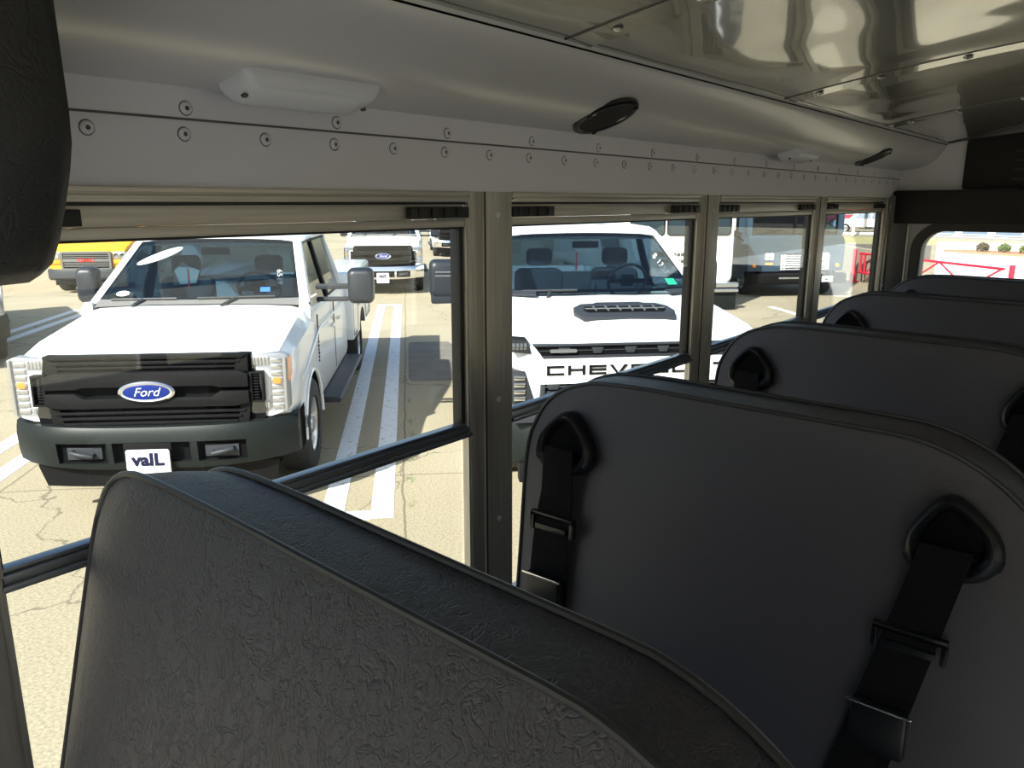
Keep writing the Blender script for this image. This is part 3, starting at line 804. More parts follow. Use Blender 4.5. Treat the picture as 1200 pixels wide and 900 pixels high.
def pickup_cab(root, hw, yc, zc, yr, zr, y_end, zb, wt, wr, paint, doors, roof_h=.06, glassm=None, sedge=.0):
    """yc,zc windshield base; yr,zr windshield top; y_end rear of the cab; zb belt height; wt half width at belt; wr half width at roof"""
    wb = wt-.085
    glassm = glassm or M['wglass']
    # door/belt shell
    mb = MB()
    rings = []
    zt0 = zb
    for (y, zz) in ((yc-.12, zc-.015), (yc+.20, zb+.02), (yr+.1, zb), (y_end, zb)):
        rings.append([(wt, y, 1.12), (wt, y, zz-.05), (wt-.03, y, zz), (wt-.09, y, zz+.003), (wt-.09, y, 1.12)])
    for s in (1, -1):
        mb.loft([[(s*x, y, z) for x, y, z in r] for r in rings])
    mb.build('door_shell', paint, root, ang=40)
    # roof
    rs = []
    for (y, z, k) in ((yr-.015, zr+.012, .97), (yr+.08, zr+roof_h*.55, 1), (yr+.30, zr+roof_h*.9, 1), ((yr+y_end)/2, zr+roof_h, 1), (y_end-.16, zr+roof_h*.75, .99), (y_end-.05, zr+roof_h*.25, .97)):
        half = [(wr*k, z-.075), (wr*k+.012, z-.045), (wr*k-.02, z-.012), (wr*k-.12, z), (wr*k*.5, z+.014), (0, z+.018)]
        under = [(wr*k*.9, z-.062)]
        ring = [(x, y, zz) for x, zz in half]+[(-x, y, zz) for x, zz in reversed(half[:-1])]+[(-wr*k*.9, y, z-.062), (wr*k*.9, y, z-.062)]
        rs.append(ring)
    MB().loft(rs).build('roof_panel', paint, root, ang=40)
    # pillars
    for s in (1, -1):
        def P_(x, y, z): return (s*x, y, z)
        a = MB()
        a.loft([[P_(wt-.015, yc-.03, zc-.05), P_(wt-.015, yc+.10, zc-.07), P_(wt-.10, yc+.09, zc-.06), P_(wt-.10, yc-.03, zc-.03)],
                [P_(wr-.0, yr-.02, zr-.01), P_(wr+.008, yr+.07, zr-.03), P_(wr-.07, yr+.07, zr-.02), P_(wr-.075, yr-.01, zr+.005)]])
        a.build('windshield_pillar', paint, root, bevel=.006)
        for (y0, y1, yt0, yt1, wd) in doors:
            a = MB().loft([[P_(wt-.02, y0, zb-.05), P_(wt-.02, y1, zb-.05), P_(wt-.08, y1, zb-.05), P_(wt-.08, y0, zb-.05)],
                           [P_(wr+.004, yt0, zr-.0), P_(wr+.004, yt1, zr), P_(wr-.05, yt1, zr), P_(wr-.05, yt0, zr)]])
            a.build('door_pillar', M['plastic'] if wd else paint, root, bevel=.004)
    # rear cab wall as frame with window
    y2 = y_end-.08
    fr = MB().box(-(wt-.02), wt-.02, y2, y_end, 1.1, zb+.06)
    for s in (1, -1):
        fr.loft([[(s*(wt-.02), y2, zb+.06), (s*(wt-.02), y_end, zb+.06), (s*(wt-.26), y_end, zb+.06), (s*(wt-.26), y2, zb+.06)],
                 [(s*wr, y2-.07, zr), (s*wr, y_end-.07, zr), (s*(wr-.20), y_end-.07, zr), (s*(wr-.20), y2-.07, zr)]])
    fr.build('cab_rear_wall', paint, root)
    pane(root, [(-(wt-.26), y2+.03, zb+.06), (wt-.26, y2+.03, zb+.06), (wr-.2, y2-.04, zr), (-(wr-.2), y2-.04, zr)], M['sglass'], 'rear_window')
    # windshield with dark frit edge
    N = 10
    g = []; 
    for j in range(7):
        t = j/6; row = []
        for i in range(N+1):
            u = -1+2*i/N; xw = lerp(wt-.085, wr-.06, t); y = lerp(yc, yr, t)-.10*(1-u*u)*(1-.5*t); z = lerp(zc-.02, zr-.005, t)+.02*(1-u*u)*t
            row.append((u*xw, y, z))
        g.append(row)
    MB().loft(g, closed=False, cap=False).build('windshield', glassm, root, ang=80)
    def wp(u, t, off=-.006):
        xw = lerp(wt-.085, wr-.06, t); return (u*xw, lerp(yc, yr, t)-.10*(1-u*u)*(1-.5*t)+off, lerp(zc-.02, zr-.005, t)+.02*(1-u*u)*t)
    fr = MB()
    us = [-1+2*i/20 for i in range(21)]
    fr.loft([[wp(u, .93, .004) for u in us], [wp(u, 1.0, .004) for u in us]], closed=False, cap=False)
    fr.loft([[wp(u, 0, .004) for u in us], [wp(u, .05, .004) for u in us]], closed=False, cap=False)
    for s in (1, -1):
        fr.loft([[wp(s*.955, t/8, .004) for t in range(9)], [wp(s, t/8, .004) for t in range(9)]], closed=False, cap=False)
    fr.build('windshield_border', M['plastic'], root)
    # dashboard and interior
    d = MB().loft([[(-(wb), yc-.02, 1.14), (wb, yc-.02, 1.14), (wb, yc-.02, zc-.06), (-wb, yc-.02, zc-.06)], [(-wb, yc+.45, 1.14), (wb, yc+.45, 1.14), (wb, yc+.45, zc-.10), (-wb, yc+.45, zc-.10)]])
    d.build('dashboard', M['gplastic'], root, bevel=.02)
    MB().box(-wb, wb, yc+.4, y_end-.09, 1.10, 1.135).build('cabin_floor', M['seatcloth'], root)
    for s in (1, -1): MB().box(min(s*(wb-.01), s*wb), max(s*(wb-.01), s*wb), yc+.3, y_end-.1, 1.13, zb).build('door_card', M['seatlight'], root)
    steering(root, .40, yc+.50, zc+.02)
    for s in (1, -1): cab_seat(root, s*.40, yc+1.02, zb-.06, M['seatcloth'])
    # inside mirror
    MB().box(-.13, .13, yr-.16, yr-.13, zr-.13, zr-.06).build('inside_mirror', M['plastic'], root, bevel=.01)
    # side glass
    for s in (1, -1):
        segs = [(yc+.12, yr+.06)]+[(a[1], a[3]) for a in doors]
        ends = [(a[0], a[2]) for a in doors]+[(y_end-.05, y_end-.10)]
        for (b0, t0), (b1, t1) in zip(segs, ends):
            if b1-b0 < .1: continue
            pane(root, [(s*(wt-.045), b0, zb-.01), (s*(wt-.045), b1, zb-.01), (s*(wr-.01), t1, zr-.03), (s*(wr-.01), t0, zr-.03)], M['sglass'], 'side_window')
            for q, (p0, p1) in enumerate((((s*(wt-.040), b0, zb-.005), (s*(wt-.040), b1, zb-.005)), ((s*(wt-.038), b0, zb-.005), (s*(wr-.003), t0, zr-.03)), ((s*(wt-.038), b1, zb-.005), (s*(wr-.003), t1, zr-.03)), ((s*(wr-.003), t0, zr-.028), (s*(wr-.003), t1, zr-.028)))):
                MB().tube([p0, p1], .014, 6).build('window_trim', M['plastic'], root)
    return wp
def wiper(root, wp, u0, u1, t0, t1, s=1):
    e = MB()
    a, b = Vector(wp(u0, t0, -.03)), Vector(wp(u1, t1, -.03))
    e.tube([a, b], .011, 6)
    e.tube([Vector(wp((u0+u1)/2, (t0+t1)/2, -.045)), Vector(wp(u0-.25*s, -.06, -.05))], .013, 6)
    e.build('wiper', M['gplastic'], root)

# ------------------------------------------------------------------ the pickup with the oval badge
def ford(name, label, D, c, rot, bumper='grey', plate_txt='vaIL', full=True, cat='pickup truck', group='white pickups with oval badges on dark grilles'):
    root = empty(name, park(D, c), R(PROT+rot)); tag(root, label, cat, group)
    pt = M['paint']; hw = .985
    st = [(.00, .93, .74, .90, 1.13, .80, 1.19, 1.215), (.10, .965, .70, .90, 1.16, .82, 1.225, 1.25), (.35, .983, .62, .90, 1.20, .82, 1.28, 1.325),
          (.9, .985, .55, .95, 1.245, .80, 1.355, 1.385), (1.24, .985, .50, .97, 1.285, .80, 1.395, 1.415), (1.42, .985, .47, .97, 1.24, .80, 1.25, 1.25), (1.6, .975, .47, .97, 1.16, .80, 1.17, 1.17), (3.78, .975, .47, .97, 1.16, .80, 1.17, 1.17)]
    body = body_loft(st, root, pt)
    arches(body, [(.97, .40), (5.13, .40)] if False else [(.97, .40)], .47, hw)
    # hood character lines
    for s in (1, -1):
        MB().tube([(s*.60, .12, 1.236), (s*.58, .6, 1.335), (s*.62, 1.28, 1.395)], .003, 6).build('hood_crease', pt, root)
        MB().tube([(s*.984, .55, .90), (s*.989, 1.5, 1.16), (s*.984, 3.7, 1.15)], .012, 6).build('side_crease', pt, root)
        # fender flare lip
        a_ = [(s*(hw+.004), .97+.475*math.cos(R(t)), .40+.475*math.sin(R(t))) for t in range(0, 181, 12)]
        MB().tube(a_, .016, 6).build('fender_lip', pt, root)
    wp = pickup_cab(root, hw, 1.36, 1.462, 2.12, 1.925, 3.78, 1.32, .955, .765, pt, [(2.62, 2.70, 2.66, 2.72, 1)])
    # cowl and wipers
    cw = MB().loft([[(x, 1.20+.05*abs(x), 1.425-.03*x*x) for x in [-.86+.172*k for k in range(11)]], [(x, 1.40-.10*(1-(x/.86)**2), 1.462) for x in [-.86+.172*k for k in range(11)]]], closed=False, cap=False)
    cw.build('cowl_panel', M['wiperg'], root)
    wiper(root, wp, -.85, -.20, .03, .05, -1); wiper(root, wp, .0, .75, .05, .06, -1)
    # stickers
    def sticker(nm, u, t, a, b, m, ang=0.):
        c0 = Vector(wp(u, t, -.012)); pts = []
        for k in range(20):
            q = 2*PI*k/20; x = a*math.cos(q); y = b*math.sin(q); x, y = x*math.cos(ang)-y*math.sin(ang), x*math.sin(ang)+y*math.cos(ang)
            du = x/.80; dt = y/.62; pts.append(wp(u+du, min(1, t+dt), -.012))
        MB().add(pts, [tuple(range(20))]).build(nm, m, root, smooth=False)
    if full:
        sticker('oval_sticker', -.62, .72, .20, .045, M['white_matte'], R(24))
        sticker('small_sticker', -.78, .12, .055, .025, M['white_matte'])
        a = [wp(.60, .13, -.012), wp(.70, .13, -.012), wp(.70, .20, -.012), wp(.60, .20, -.012)]
        MB().add(a, [(0, 1, 2, 3)]).build('inspection_sticker', M['bluest'], root)
        MB().box(-.225, -.210, 1.80, 1.81, 1.50, 1.68).build('red_hang_tag', M['redtag'], root)
        MB().loft([[(-.52, 2.3, 1.48), (-.30, 2.3, 1.50), (-.26, 2.3, 1.62), (-.42, 2.3, 1.70), (-.50, 2.3, 1.62)], [(-.52, 2.33, 1.48), (-.30, 2.33, 1.50), (-.26, 2.33, 1.62), (-.42, 2.33, 1.70), (-.50, 2.33, 1.62)]]).build('papers_on_seat', M['seatlight'], root)
        text('window_price_digits', '6519', .07, M['white_matte'], root, Vector(wp(.80, .36, -.02)), (R(60), 0, R(0)), .0005).rotation_euler = (R(60), R(90), 0)
    # ---- front
    # grille backing
    MB().prism([(-.78, .70), (-.80, .80), (-.74, 1.06), (-.71, 1.215), (.71, 1.215), (.74, 1.06), (.80, .80), (.78, .70)], 'y', -.02, .10).build('grille_backing', M['black'], root)
    g = MB()
    # upper section with two slats
    g.prism([(-.66, 1.195), (-.70, 1.222), (.70, 1.222), (.66, 1.195)], 'y', -.075, .02)
    g.prism([(-.64, 1.155), (-.655, 1.18), (.655, 1.18), (.64, 1.155)], 'y', -.065, .02)
    g.prism([(-.62, 1.122), (-.63, 1.140), (.63, 1.140), (.62, 1.122)], 'y', -.060, .02)
    for s in (-1, 1): g.prism([(s*.70, 1.222), (s*.63, 1.222), (s*.60, 1.10), (s*.70, 1.09)], 'y', -.06, .03)
    # middle double bar with centre slot
    g.prism([(-.70, .985), (-.70, 1.075), (-.64, 1.105), (.64, 1.105), (.70, 1.075), (.70, .985), (.50, .985), (.44, .998), (-.44, .998), (-.50, .985)], 'y', -.095, .02)
    g.prism([(-.70, .955), (-.70, .865), (-.60, .845), (.60, .845), (.70, .865), (.70, .955), (.50, .955), (.44, .915), (-.44, .915), (-.50, .955)], 'y', -.095, .02)
    # lower slats
    for z, w_ in ((.805, .66), (.765, .63), (.725, .60)):
        g.prism([(-w_, z-.011), (-w_-.01, z+.011), (w_+.01, z+.011), (w_, z-.011)], 'y', -.07, .02)
    for s in (-1, 1): g.prism([(s*.70, .86), (s*.63, .85), (s*.60, .71), (s*.68, .70)], 'y', -.06, .03)
    g.build('grille', M['plastic'], root, bevel=.006)
    for s in (-1, 1):
        v = MB()
        v.box(s*.705 if s > 0 else -.722, s*.722 if s > 0 else -.705, -.07, .03, .87, 1.08)
        v.box(*sorted((s*.70, s*.80)), -.065, .03, 1.072, 1.086); v.box(*sorted((s*.70, s*.80)), -.065, .03, .862, .876); v.box(*sorted((s*.785, s*.80)), -.065, .03, .87, 1.08)
        for k in range(9): v.box(*sorted((s*.715, s*.765)), -.055, .02, .888+k*.021, .898+k*.021)
        v.build('side_vent', M['plastic'], root, bevel=.002)
    # badge: chrome oval with blue field
    ov = lambda a, b, n=36: [(a*math.cos(2*PI*k/n), .985+b*math.sin(2*PI*k/n)-.02) for k in range(n)]
    e = MB().loft([[(u, yy, w_) for u, w_ in ov(a, b)] for a, b, yy in ((.195, .078, -.09), (.195, .078, -.115), (.180, .066, -.125), (.160, .054, -.120))])
    bd = e.build('oval_badge', M['chrome'], root, ang=40)
    MB().loft([[(u, yy, w_) for u, w_ in ov(a, b)] for a, b, yy in ((.160, .054, -.118), (.160, .054, -.124), (.12, .04, -.127))]).build('badge_field', M['blue'], bd, ang=50)
    text('badge_lettering', 'Ford', .088, M['white_matte'], bd, (0, -.129, .966), (R(90), 0, 0), .001, shear=.35, bold=-.0005, sx=1.05)
    # headlights
    for s in (-1, 1):
        hl = empty('headlight', (0, 0, 0)); hl.parent = root
        S = lambda pts: [(s*a, b) for a, b in pts]
        shp = [(.945, .775), (.965, .80), (.970, 1.19), (.92, 1.210), (.72, 1.20), (.72, 1.105), (.82, 1.095), (.835, 1.07), (.835, .90), (.82, .865), (.705, .860), (.69, .79), (.71, .768)]
        MB().prism(S(shp), 'y', .0, .10).build('lamp_housing', M['lampgrey'], hl, bevel=.004)
        q = MB()
        for k in range(8):
            z = .80+k*.049; w_ = .855; q.box(*sorted((s*.850, s*.925)), -.012, .01, z, z+.03)
        for k in range(5): q.box(*sorted((s*(.72+k*.025), s*(.738+k*.025))), -.010, .01, 1.125, 1.185)
        for k in range(5): q.box(*sorted((s*(.71+k*.025), s*(.728+k*.025))), -.010, .01, .80, .845)
        q.build('reflector_cells', M['chrome'], hl, bevel=.005)
        MB().box(*sorted((s*.86, s*.915)), -.016, -.008, .985, 1.03).build('amber_bulb', M['amber'], hl, bevel=.004)
        MB().prism(S([(.938, .79), (.952, .79), (.957, 1.18), (.943, 1.19)]), 'y', -.018, .01).build('chrome_edge', M['chrome'], hl)
        MB().loft([[(s*.966, .0, z) for z in (1.0, 1.17)], [(s*.978, .05, z) for z in (1.0, 1.175)], [(s*.984, .09, z) for z in (1.06, 1.18)]], closed=False, cap=False).build('side_marker', M['amber'], hl)
        MB().prism(S(shp), 'y', -.028, -.024).build('lens', M['lens'], hl, smooth=False)
    # bumper
    bm_ = {'grey': M['dgrey'], 'chrome': M['chrome']}[bumper]
    us = [-1+k/9 for k in range(19)]
    def sect(u):
        x = u*1.005; back = .0+.16*abs(u)**5; x_end = x
        drop = .0
        zt = .715+.03*abs(u)**2; zb = .375+.075*max(0, abs(u)-.35)**1.2
        yf = -.13+back*1.3
        return [(x, yf+.10, zt), (x, yf+.02, zt-.012), (x, yf, zt-.05), (x, yf-.012, (zt+zb)/2+.05), (x, yf-.002, zb+.10), (x, yf+.02, zb+.02), (x, yf+.07, zb), (x, yf+.12, zb+.01)]
    rings = [sect(u) for u in us]
    l0 = [(x*1.0, y+.20, z) for x, y, z in rings[0]]; l1 = [(x*1.0, y+.20, z) for x, y, z in rings[-1]]
    r_in = [[(p[0]*.985, p[1]+.03, p[2]) for p in r] for r in (l0,)]
    bo = MB().loft([l0]+rings+[l1]).build('bumper', bm_, root, ang=35)
    cs = []
    for x0, x1 in ((-.66, -.31), (-.26, .24) if False else (-.27, .27), (.32, .66)):
        zt_ = .60; c_ = MB().box(x0, x1, -.25, -.06, .445, zt_).build('cutter', M['black']); c_.parent = root; cs.append(c_)
    bpy.context.view_layer.update()
    cut(bo, cs)
    MB().box(-.68, .68, -.075, -.03, .43, .62).build('bumper_recess', M['black'], root)
    hk = MB()
    for s in (-1, 1):
        hk.tube([(s*.42, -.07, .50), (s*.42, -.13, .50), (s*.50, -.14, .52), (s*.56, -.12, .53), (s*.56, -.06, .53)], .018, 8); hk.box(*sorted((s*.36, s*.60)), -.09, -.07, .47, .56)
    hk.build('tow_hooks', M['gplastic'], root, bevel=.003)
    vl = MB().loft([[(x, -.03+.10*abs(x)**3, .42), (x, -.05+.10*abs(x)**3, .40), (x*.96, -.02+.10*abs(x)**3, .235), (x*.96, .03+.1*abs(x)**3, .23)] for x in [-.86+.172*k for k in range(11)]])
    vl.build('lower_valance', M['plastic'], root, ang=40)
    # licence plate
    pl = MB().prism(rrect(-.17, .13, .31, .555, .015, 3), 'y', -.170, -.15).build('plate', M['white_matte'], root)
    MB().box(-.185, .145, -.160, -.145, .545, .60).build('plate_bracket', M['plastic'], pl, bevel=.003)
    text('plate_lettering', plate_txt, .125, M['navy'], pl, (-.02, -.172, .478), (R(90), 0, 0), .001, bold=.0055, sx=1.08)
    q = MB()
    for k in range(14): q.box(-.112+k*.013, -.104+k*.013, -.1725, -.17, .345, .365)
    q.build('small_print', M['navy'], pl)
    # mirrors
    tow_mirror(root, 1.24, 1.48, 1.75, 1.35, 1.68, 1); tow_mirror(root, .99, 1.17, 1.75, 1.38, 1.71, -1)
    MB().box(-.80, .80, .35, 6.3, .26, .62).build('dark_underbody', M['black'], root)  # black box added to darken the shade beneath the truck
    # wheels
    for s in (1, -1):
        wheel(root, s*.86, .97, side=s); wheel(root, s*.86, 5.13, side=s)
        # running board
        MB().loft([[(s*a, y, z) for a, z in ((.90, .43), (1.13, .43), (1.15, .46), (1.13, .48), (.90, .49))] for y in (1.58, 3.75)]).build('running_board', M['gplastic'], root, bevel=.004)
        # door handle, door seams
        for y in (2.42, 2.95): MB().box(*sorted((s*.975, s*1.0)), y, y+.15, 1.02, 1.05).build('door_handle', pt, root, bevel=.006)
        for y in (1.50, 2.66): MB().box(*sorted((s*.968, s*.9785)), y, y+.012, .56, 1.28).build('door_gap', M['black'], root)
        bq = MB()
        for k in range(9): bq.box(*sorted((s*.985, s*.992)), 1.41, 1.43+.012*(k % 3), .86+k*.034, .88+k*.034)
        bq.build('fender_script', M['plastic'], root)
    # service body
    sb = MB()
    for s in (1, -1):
        sb.loft([[(s*a, y, z) for a, z in ((1.04, .62), (1.04, 1.40), (1.01, 1.43), (.55, 1.43), (.55, .62))] for y in (3.95, 6.45)])
    sb.box(-.56, .56, 3.95, 6.45, .75, .80); sb.box(-.56, .56, 3.95, 4.0, .8, 1.43); sb.box(-.56, .56, 6.40, 6.45, .8, 1.25)
    bx = sb.build('service_body', pt, root, bevel=.012)
    arches(bx, [(5.13, .40)], .48, 1.04)
    for s in (1, -1):
        for y0, y1, z0, z1 in ((4.0, 4.55, .66, 1.36), (4.62, 5.62, .96, 1.36), (5.68, 6.38, .66, 1.36)):
            f = MB(); frame_rr(f, 'x', (y0, y1, z0, z1), (y0+.012, y1-.012, z0+.012, z1-.012), .03, .02, min(s*1.038, s*1.044), max(s*1.038, s*1.044), n=3)
            f.build('compartment_door', M['gplastic'], bx)
            MB().box(*sorted((s*1.04, s*1.055)), (y0+y1)/2-.04, (y0+y1)/2+.04, z1-.16, z1-.10).build('compartment_latch', M['chrome'], bx, bevel=.004)
    return root
f1 = ford('pickup_truck', 'large white pickup nearest on the left, with dark grey bumper and blue oval badge', 5.80, -1.86, -2.0)
f2 = ford('pickup_truck', 'white pickup with chrome bumper parked behind, seen between the two nearest trucks', 20.0, -.60, 0, bumper='chrome', plate_txt='vaIL', full=False)
f3 = copy_tree(f2); f3.location = park(33.5, 2.1); tag(f3, 'farthest white pickup, partly visible right of the one with the chrome bumper', 'pickup truck')
f4 = copy_tree(f1); f4.location = park(11.15, -6.40); f4.rotation_euler = (0, 0, R(PROT+30)); tag(f4, 'white pickup cut off by the left edge, only its dark bumper corner in view', 'pickup truck')

# ------------------------------------------------------------------ the pickup with the lettered bar
def chevy():
    root = empty('pickup_truck', park(5.55, 1.735), R(PROT-.3)); tag(root, 'white pickup in the centre with a black hood scoop and large lettering across its front', 'pickup truck')
    pt = M['paint']; hw = 1.03
    st = [(.00, .93, .60, .90, 1.18, .84, 1.255, 1.275), (.08, .985, .60, .92, 1.21, .86, 1.29, 1.31), (.35, 1.02, .58, .95, 1.27, .88, 1.345, 1.355),
          (.9, 1.03, .55, .97, 1.31, .84, 1.41, 1.385), (1.40, 1.03, .50, .98, 1.34, .82, 1.455, 1.45), (1.53, 1.03, .47, .98, 1.26, .80, 1.27, 1.27), (1.7, 1.02, .47, .98, 1.16, .80, 1.17, 1.17), (4.2, 1.02, .47, .98, 1.16, .80, 1.17, 1.17)]
    body = body_loft(st, root, pt); arches(body, [(1.0, .42)], .49, hw)
    # domed hood centre
    dm = MB(); rr = []
    for (y, w_, z) in ((.10, .30, 1.305), (.25, .44, 1.355), (.6, .50, 1.40), (1.0, .52, 1.44), (1.36, .52, 1.462)):
        rr.append([(x*w_, y, z-.035*abs(x)**3-(.012 if abs(x) == 1 else 0)) for x in (-1, -.85, -.6, 0, .6, .85, 1)]+[(w_, y, z-.12), (-w_, y, z-.12)])
    dm.loft(rr).build('hood_dome', pt, root, ang=50)
    # black scoop insert on the raised hood
    so = [(-.42, .42), (-.37, .0), (.37, .0), (.42, .42), (.40, .70), (.33, .90), (.22, .93), (.19, 1.), (-.19, 1.), (-.22, .93), (-.33, .90), (-.40, .70)]
    def sp_(u, w_, h): return (u, .42+.44*w_, 1.382+.060*w_+h-.02*abs(u)**2)
    sc = MB().loft([[sp_(u, w_, -.02) for u, w_ in so], [sp_(u, w_, .014) for u, w_ in so], [sp_(u*.95, .5+(w_-.5)*.90, .022) for u, w_ in so]])
    o_ = sc.build('hood_scoop', M['gplastic'], root, bevel=.004)
    q = MB().loft([[sp_(u, w_, h) for u, w_ in ((-.34, .42), (-.31, .28), (.31, .28), (.34, .42), (.32, .58), (-.32, .58))] for h in (.010, .033)]).build('scoop_slot', M['black'], o_)
    q = MB().loft([[sp_(u, w_, h) for u, w_ in ((-.33, .40), (.33, .40), (.33, .45), (-.33, .45))] for h in (.02, .037)])
    for k in range(6): q.loft([[sp_(-.25+k*.10+u, w_, h) for u, w_ in ((-.006, .28), (.006, .28), (.006, .58), (-.006, .58))] for h in (.02, .038)])
    q.build('scoop_bars', M['greybar'], o_)
    wp = pickup_cab(root, hw, 1.50, 1.50, 2.28, 1.965, 4.2, 1.37, 1.0, .80, pt, [(2.95, 3.05, 2.99, 3.06, 1)], roof_h=.085)
    # cowl flaps in the corners
    for s in (1, -1):
        MB().loft([[(s*.88, 1.40, 1.462), (s*.62, 1.30, 1.468), (s*.60, 1.42, 1.485), (s*.92, 1.52, 1.49)], [(s*.88, 1.40, 1.475), (s*.62, 1.30, 1.480), (s*.60, 1.42, 1.497), (s*.92, 1.52, 1.502)]]).build('cowl_corner', M['gplastic'], root)
    wiper(root, wp, -.80, -.25, .03, .045, -1)
    # roof clearance light
    MB().lathe([(0, .05), (.02, .045), (.035, .02), (.038, 0)], (.25, 2.55, 2.065), 'z', 14).build('roof_lamp', M['silver'], root)
    a = [wp(.74, .10, -.012), wp(.84, .10, -.012), wp(.84, .20, -.012), wp(.74, .20, -.012)]
    MB().add(a, [(0, 1, 2, 3)]).build('inspection_sticker', M['greenst'], root)
    t = text('window_price_digits', '$ 1357', .085, M['white_matte'], root, Vector(wp(.80, .45, -.02)), (0, 0, 0), .0005); t.rotation_euler = (R(60), R(52), 0)
    MB().box(-.10, -.085, 2.1, 2.11, 1.62, 1.80).build('red_tag', M['redtag'], root)
    # upper slot
    MB().prism([(-.84, 1.26), (-.78, 1.175), (.78, 1.175), (.84, 1.26)], 'y', -.03, .06).build('upper_grille_back', M['black'], root)
    g = MB()
    g.prism([(-.85, 1.268), (-.845, 1.256), (.845, 1.256), (.85, 1.268)], 'y', -.05, .03); g.prism([(-.79, 1.186), (-.78, 1.172), (.78, 1.172), (.79, 1.186)], 'y', -.05, .03)
    for k in range(6):
        x = -.62+k*.248; g.prism([(x-.045, 1.245), (x-.03, 1.20), (x+.03, 1.20), (x+.045, 1.245)], 'y', -.045, .0)
    g.box(-.8, .8, -.036, .0, 1.219, 1.225)
    g.build('upper_grille', M['gplastic'], root, bevel=.003)
    MB().prism(rrect(-.73, -.53, 1.212, 1.236, .011, 3), 'y', -.062, -.04).build('marker_lamp', M['silver'], root)
    # letter bar
    MB().prism([(-.80, 1.165), (-.86, 1.10), (-.80, .975), (.80, .975), (.86, 1.10), (.80, 1.165)], 'y', -.055, .05).build('lettered_bar', pt, root, bevel=.012)
    b = MB(); lw = .142
    H = .070; z0 = 1.045; t = .020
    def stroke(kind, x0):
        x1 = x0+lw*.90; y0, y1 = -.0635, -.053
        def bx(a, b_, c, d): b.box(x0+a*(x1-x0), x0+b_*(x1-x0), y0, y1, z0+c*H, z0+d*H)
        k = t/(x1-x0); v = t/H*.78
        if kind == 'C': bx(0, k, 0, 1); bx(0, 1, 0, v); bx(0, 1, 1-v, 1)
        if kind == 'H': bx(0, k, 0, 1); bx(1-k, 1, 0, 1); bx(k, 1-k, .42, .42+v)
        if kind == 'E': bx(0, k, 0, 1); bx(0, 1, 0, v); bx(0, 1, 1-v, 1); bx(k, 1, .42, .42+v)
        if kind == 'R': bx(0, k, 0, 1); bx(k, 1, 1-v, 1); bx(1-k, 1, .45, 1); bx(k, 1, .38, .38+v); b.prism([(x0+.55*(x1-x0), z0+.4*H), (x0+.72*(x1-x0), z0+.4*H), (x1, z0), (x1-.022, z0)], 'y', y0, y1)
        if kind == 'O': bx(0, k, 0, 1); bx(1-k, 1, 0, 1); bx(0, 1, 0, v); bx(0, 1, 1-v, 1)
        if kind == 'L': bx(0, k, 0, 1); bx(0, 1, 0, v)
        if kind == 'T': bx(0, 1, 1-v, 1); bx(.5-k/2, .5+k/2, 0, 1)
        if kind == 'V':
            m_ = (x0+x1)/2; b.prism([(x0-.006, z0+H), (x0+.022, z0+H), (m_+.008, z0), (m_-.012, z0)], 'y', y0, y1); b.prism([(x1-.022, z0+H), (x1+.006, z0+H), (m_+.012, z0), (m_-.008, z0)], 'y', y0, y1)
    for i, ch in enumerate('CHEVROLET'): stroke(ch, -.752+i*.1575)
    b.build('bar_lettering', M['plastic'], root, weld=False)
    # lower grille
    MB().box(-.79, .79, -.02, .06, .70, .975).build('lower_grille_back', M['black'], root)
    g = MB()
    for z in (.955, .90, .845, .79, .735):
        g.box(-.79, .79, -.045, .0, z-.006, z+.006)
        for k in range(5): g.prism([(-.70+k*.35-.05, z+.02), (-.70+k*.35-.035, z-.02), (-.70+k*.35+.035, z-.02), (-.70+k*.35+.05, z+.02)], 'y', -.05, .0)
    g.prism([(-.79, .975), (-.81, .70), (-.77, .70), (-.76, .975)], 'y', -.05, .02); g.prism([(.79, .975), (.81, .70), (.77, .70), (.76, .975)], 'y', -.05, .02)
    g.build('lower_grille', M['gplastic'], root, bevel=.003)
    # lamps
    for s in (1, -1):
        S = lambda P_: [(s*a, c_) for a, c_ in P_]
        hl = empty('headlight'); hl.parent = root
        MB().prism(S([(.86, 1.20), (.89, 1.305), (1.0, 1.315), (1.0, 1.215)]), 'y', -.015, .12).build('lamp_housing', M['plastic'], hl, bevel=.004)
        q = MB()
        for k in range(4): q.box(*sorted((s*(.895+k*.028), s*(.917+k*.028))), -.028, .0, 1.235, 1.285)
        q.build('reflector_cells', M['chrome'], hl, bevel=.004)
        MB().prism(S([(.86, 1.20), (.89, 1.305), (1.0, 1.315), (1.0, 1.215)]), 'y', -.036, -.033).build('lens', M['lens'], hl, smooth=False)
        MB().prism(S([(.84, .86), (.905, 1.07), (1.0, 1.08), (1.0, .82), (.90, .80)]), 'y', -.012, .12).build('lower_lamp_housing', M['gplastic'], hl, bevel=.004)
        q = MB()
        for k in range(4): q.box(*sorted((s*.905, s*.99)), -.028, .0, .85+k*.052, .885+k*.052)
        q.build('lower_reflector_cells', M['chrome'], hl, bevel=.005)
    # bumper
    us = [-1+k/8 for k in range(17)]
    rings = []
    for u in us:
        x = u*1.04; yf = -.14+.20*abs(u)**5
        rings.append([(x, yf+.12, .70), (x, yf+.02, .70), (x, yf, .67), (x, yf-.008, .55), (x, yf, .43), (x, yf+.04, .36), (x, yf+.12, .36)])
    rings = [[(p[0], p[1]+.3, p[2]) for p in rings[0]]]+rings+[[(p[0], p[1]+.3, p[2]) for p in rings[-1]]]
    MB().loft(rings).build('bumper', M['dgrey'], root, ang=40)
    MB().box(-.95, .95, -.04, .06, .22, .37).build('lower_valance', M['plastic'], root, bevel=.01)
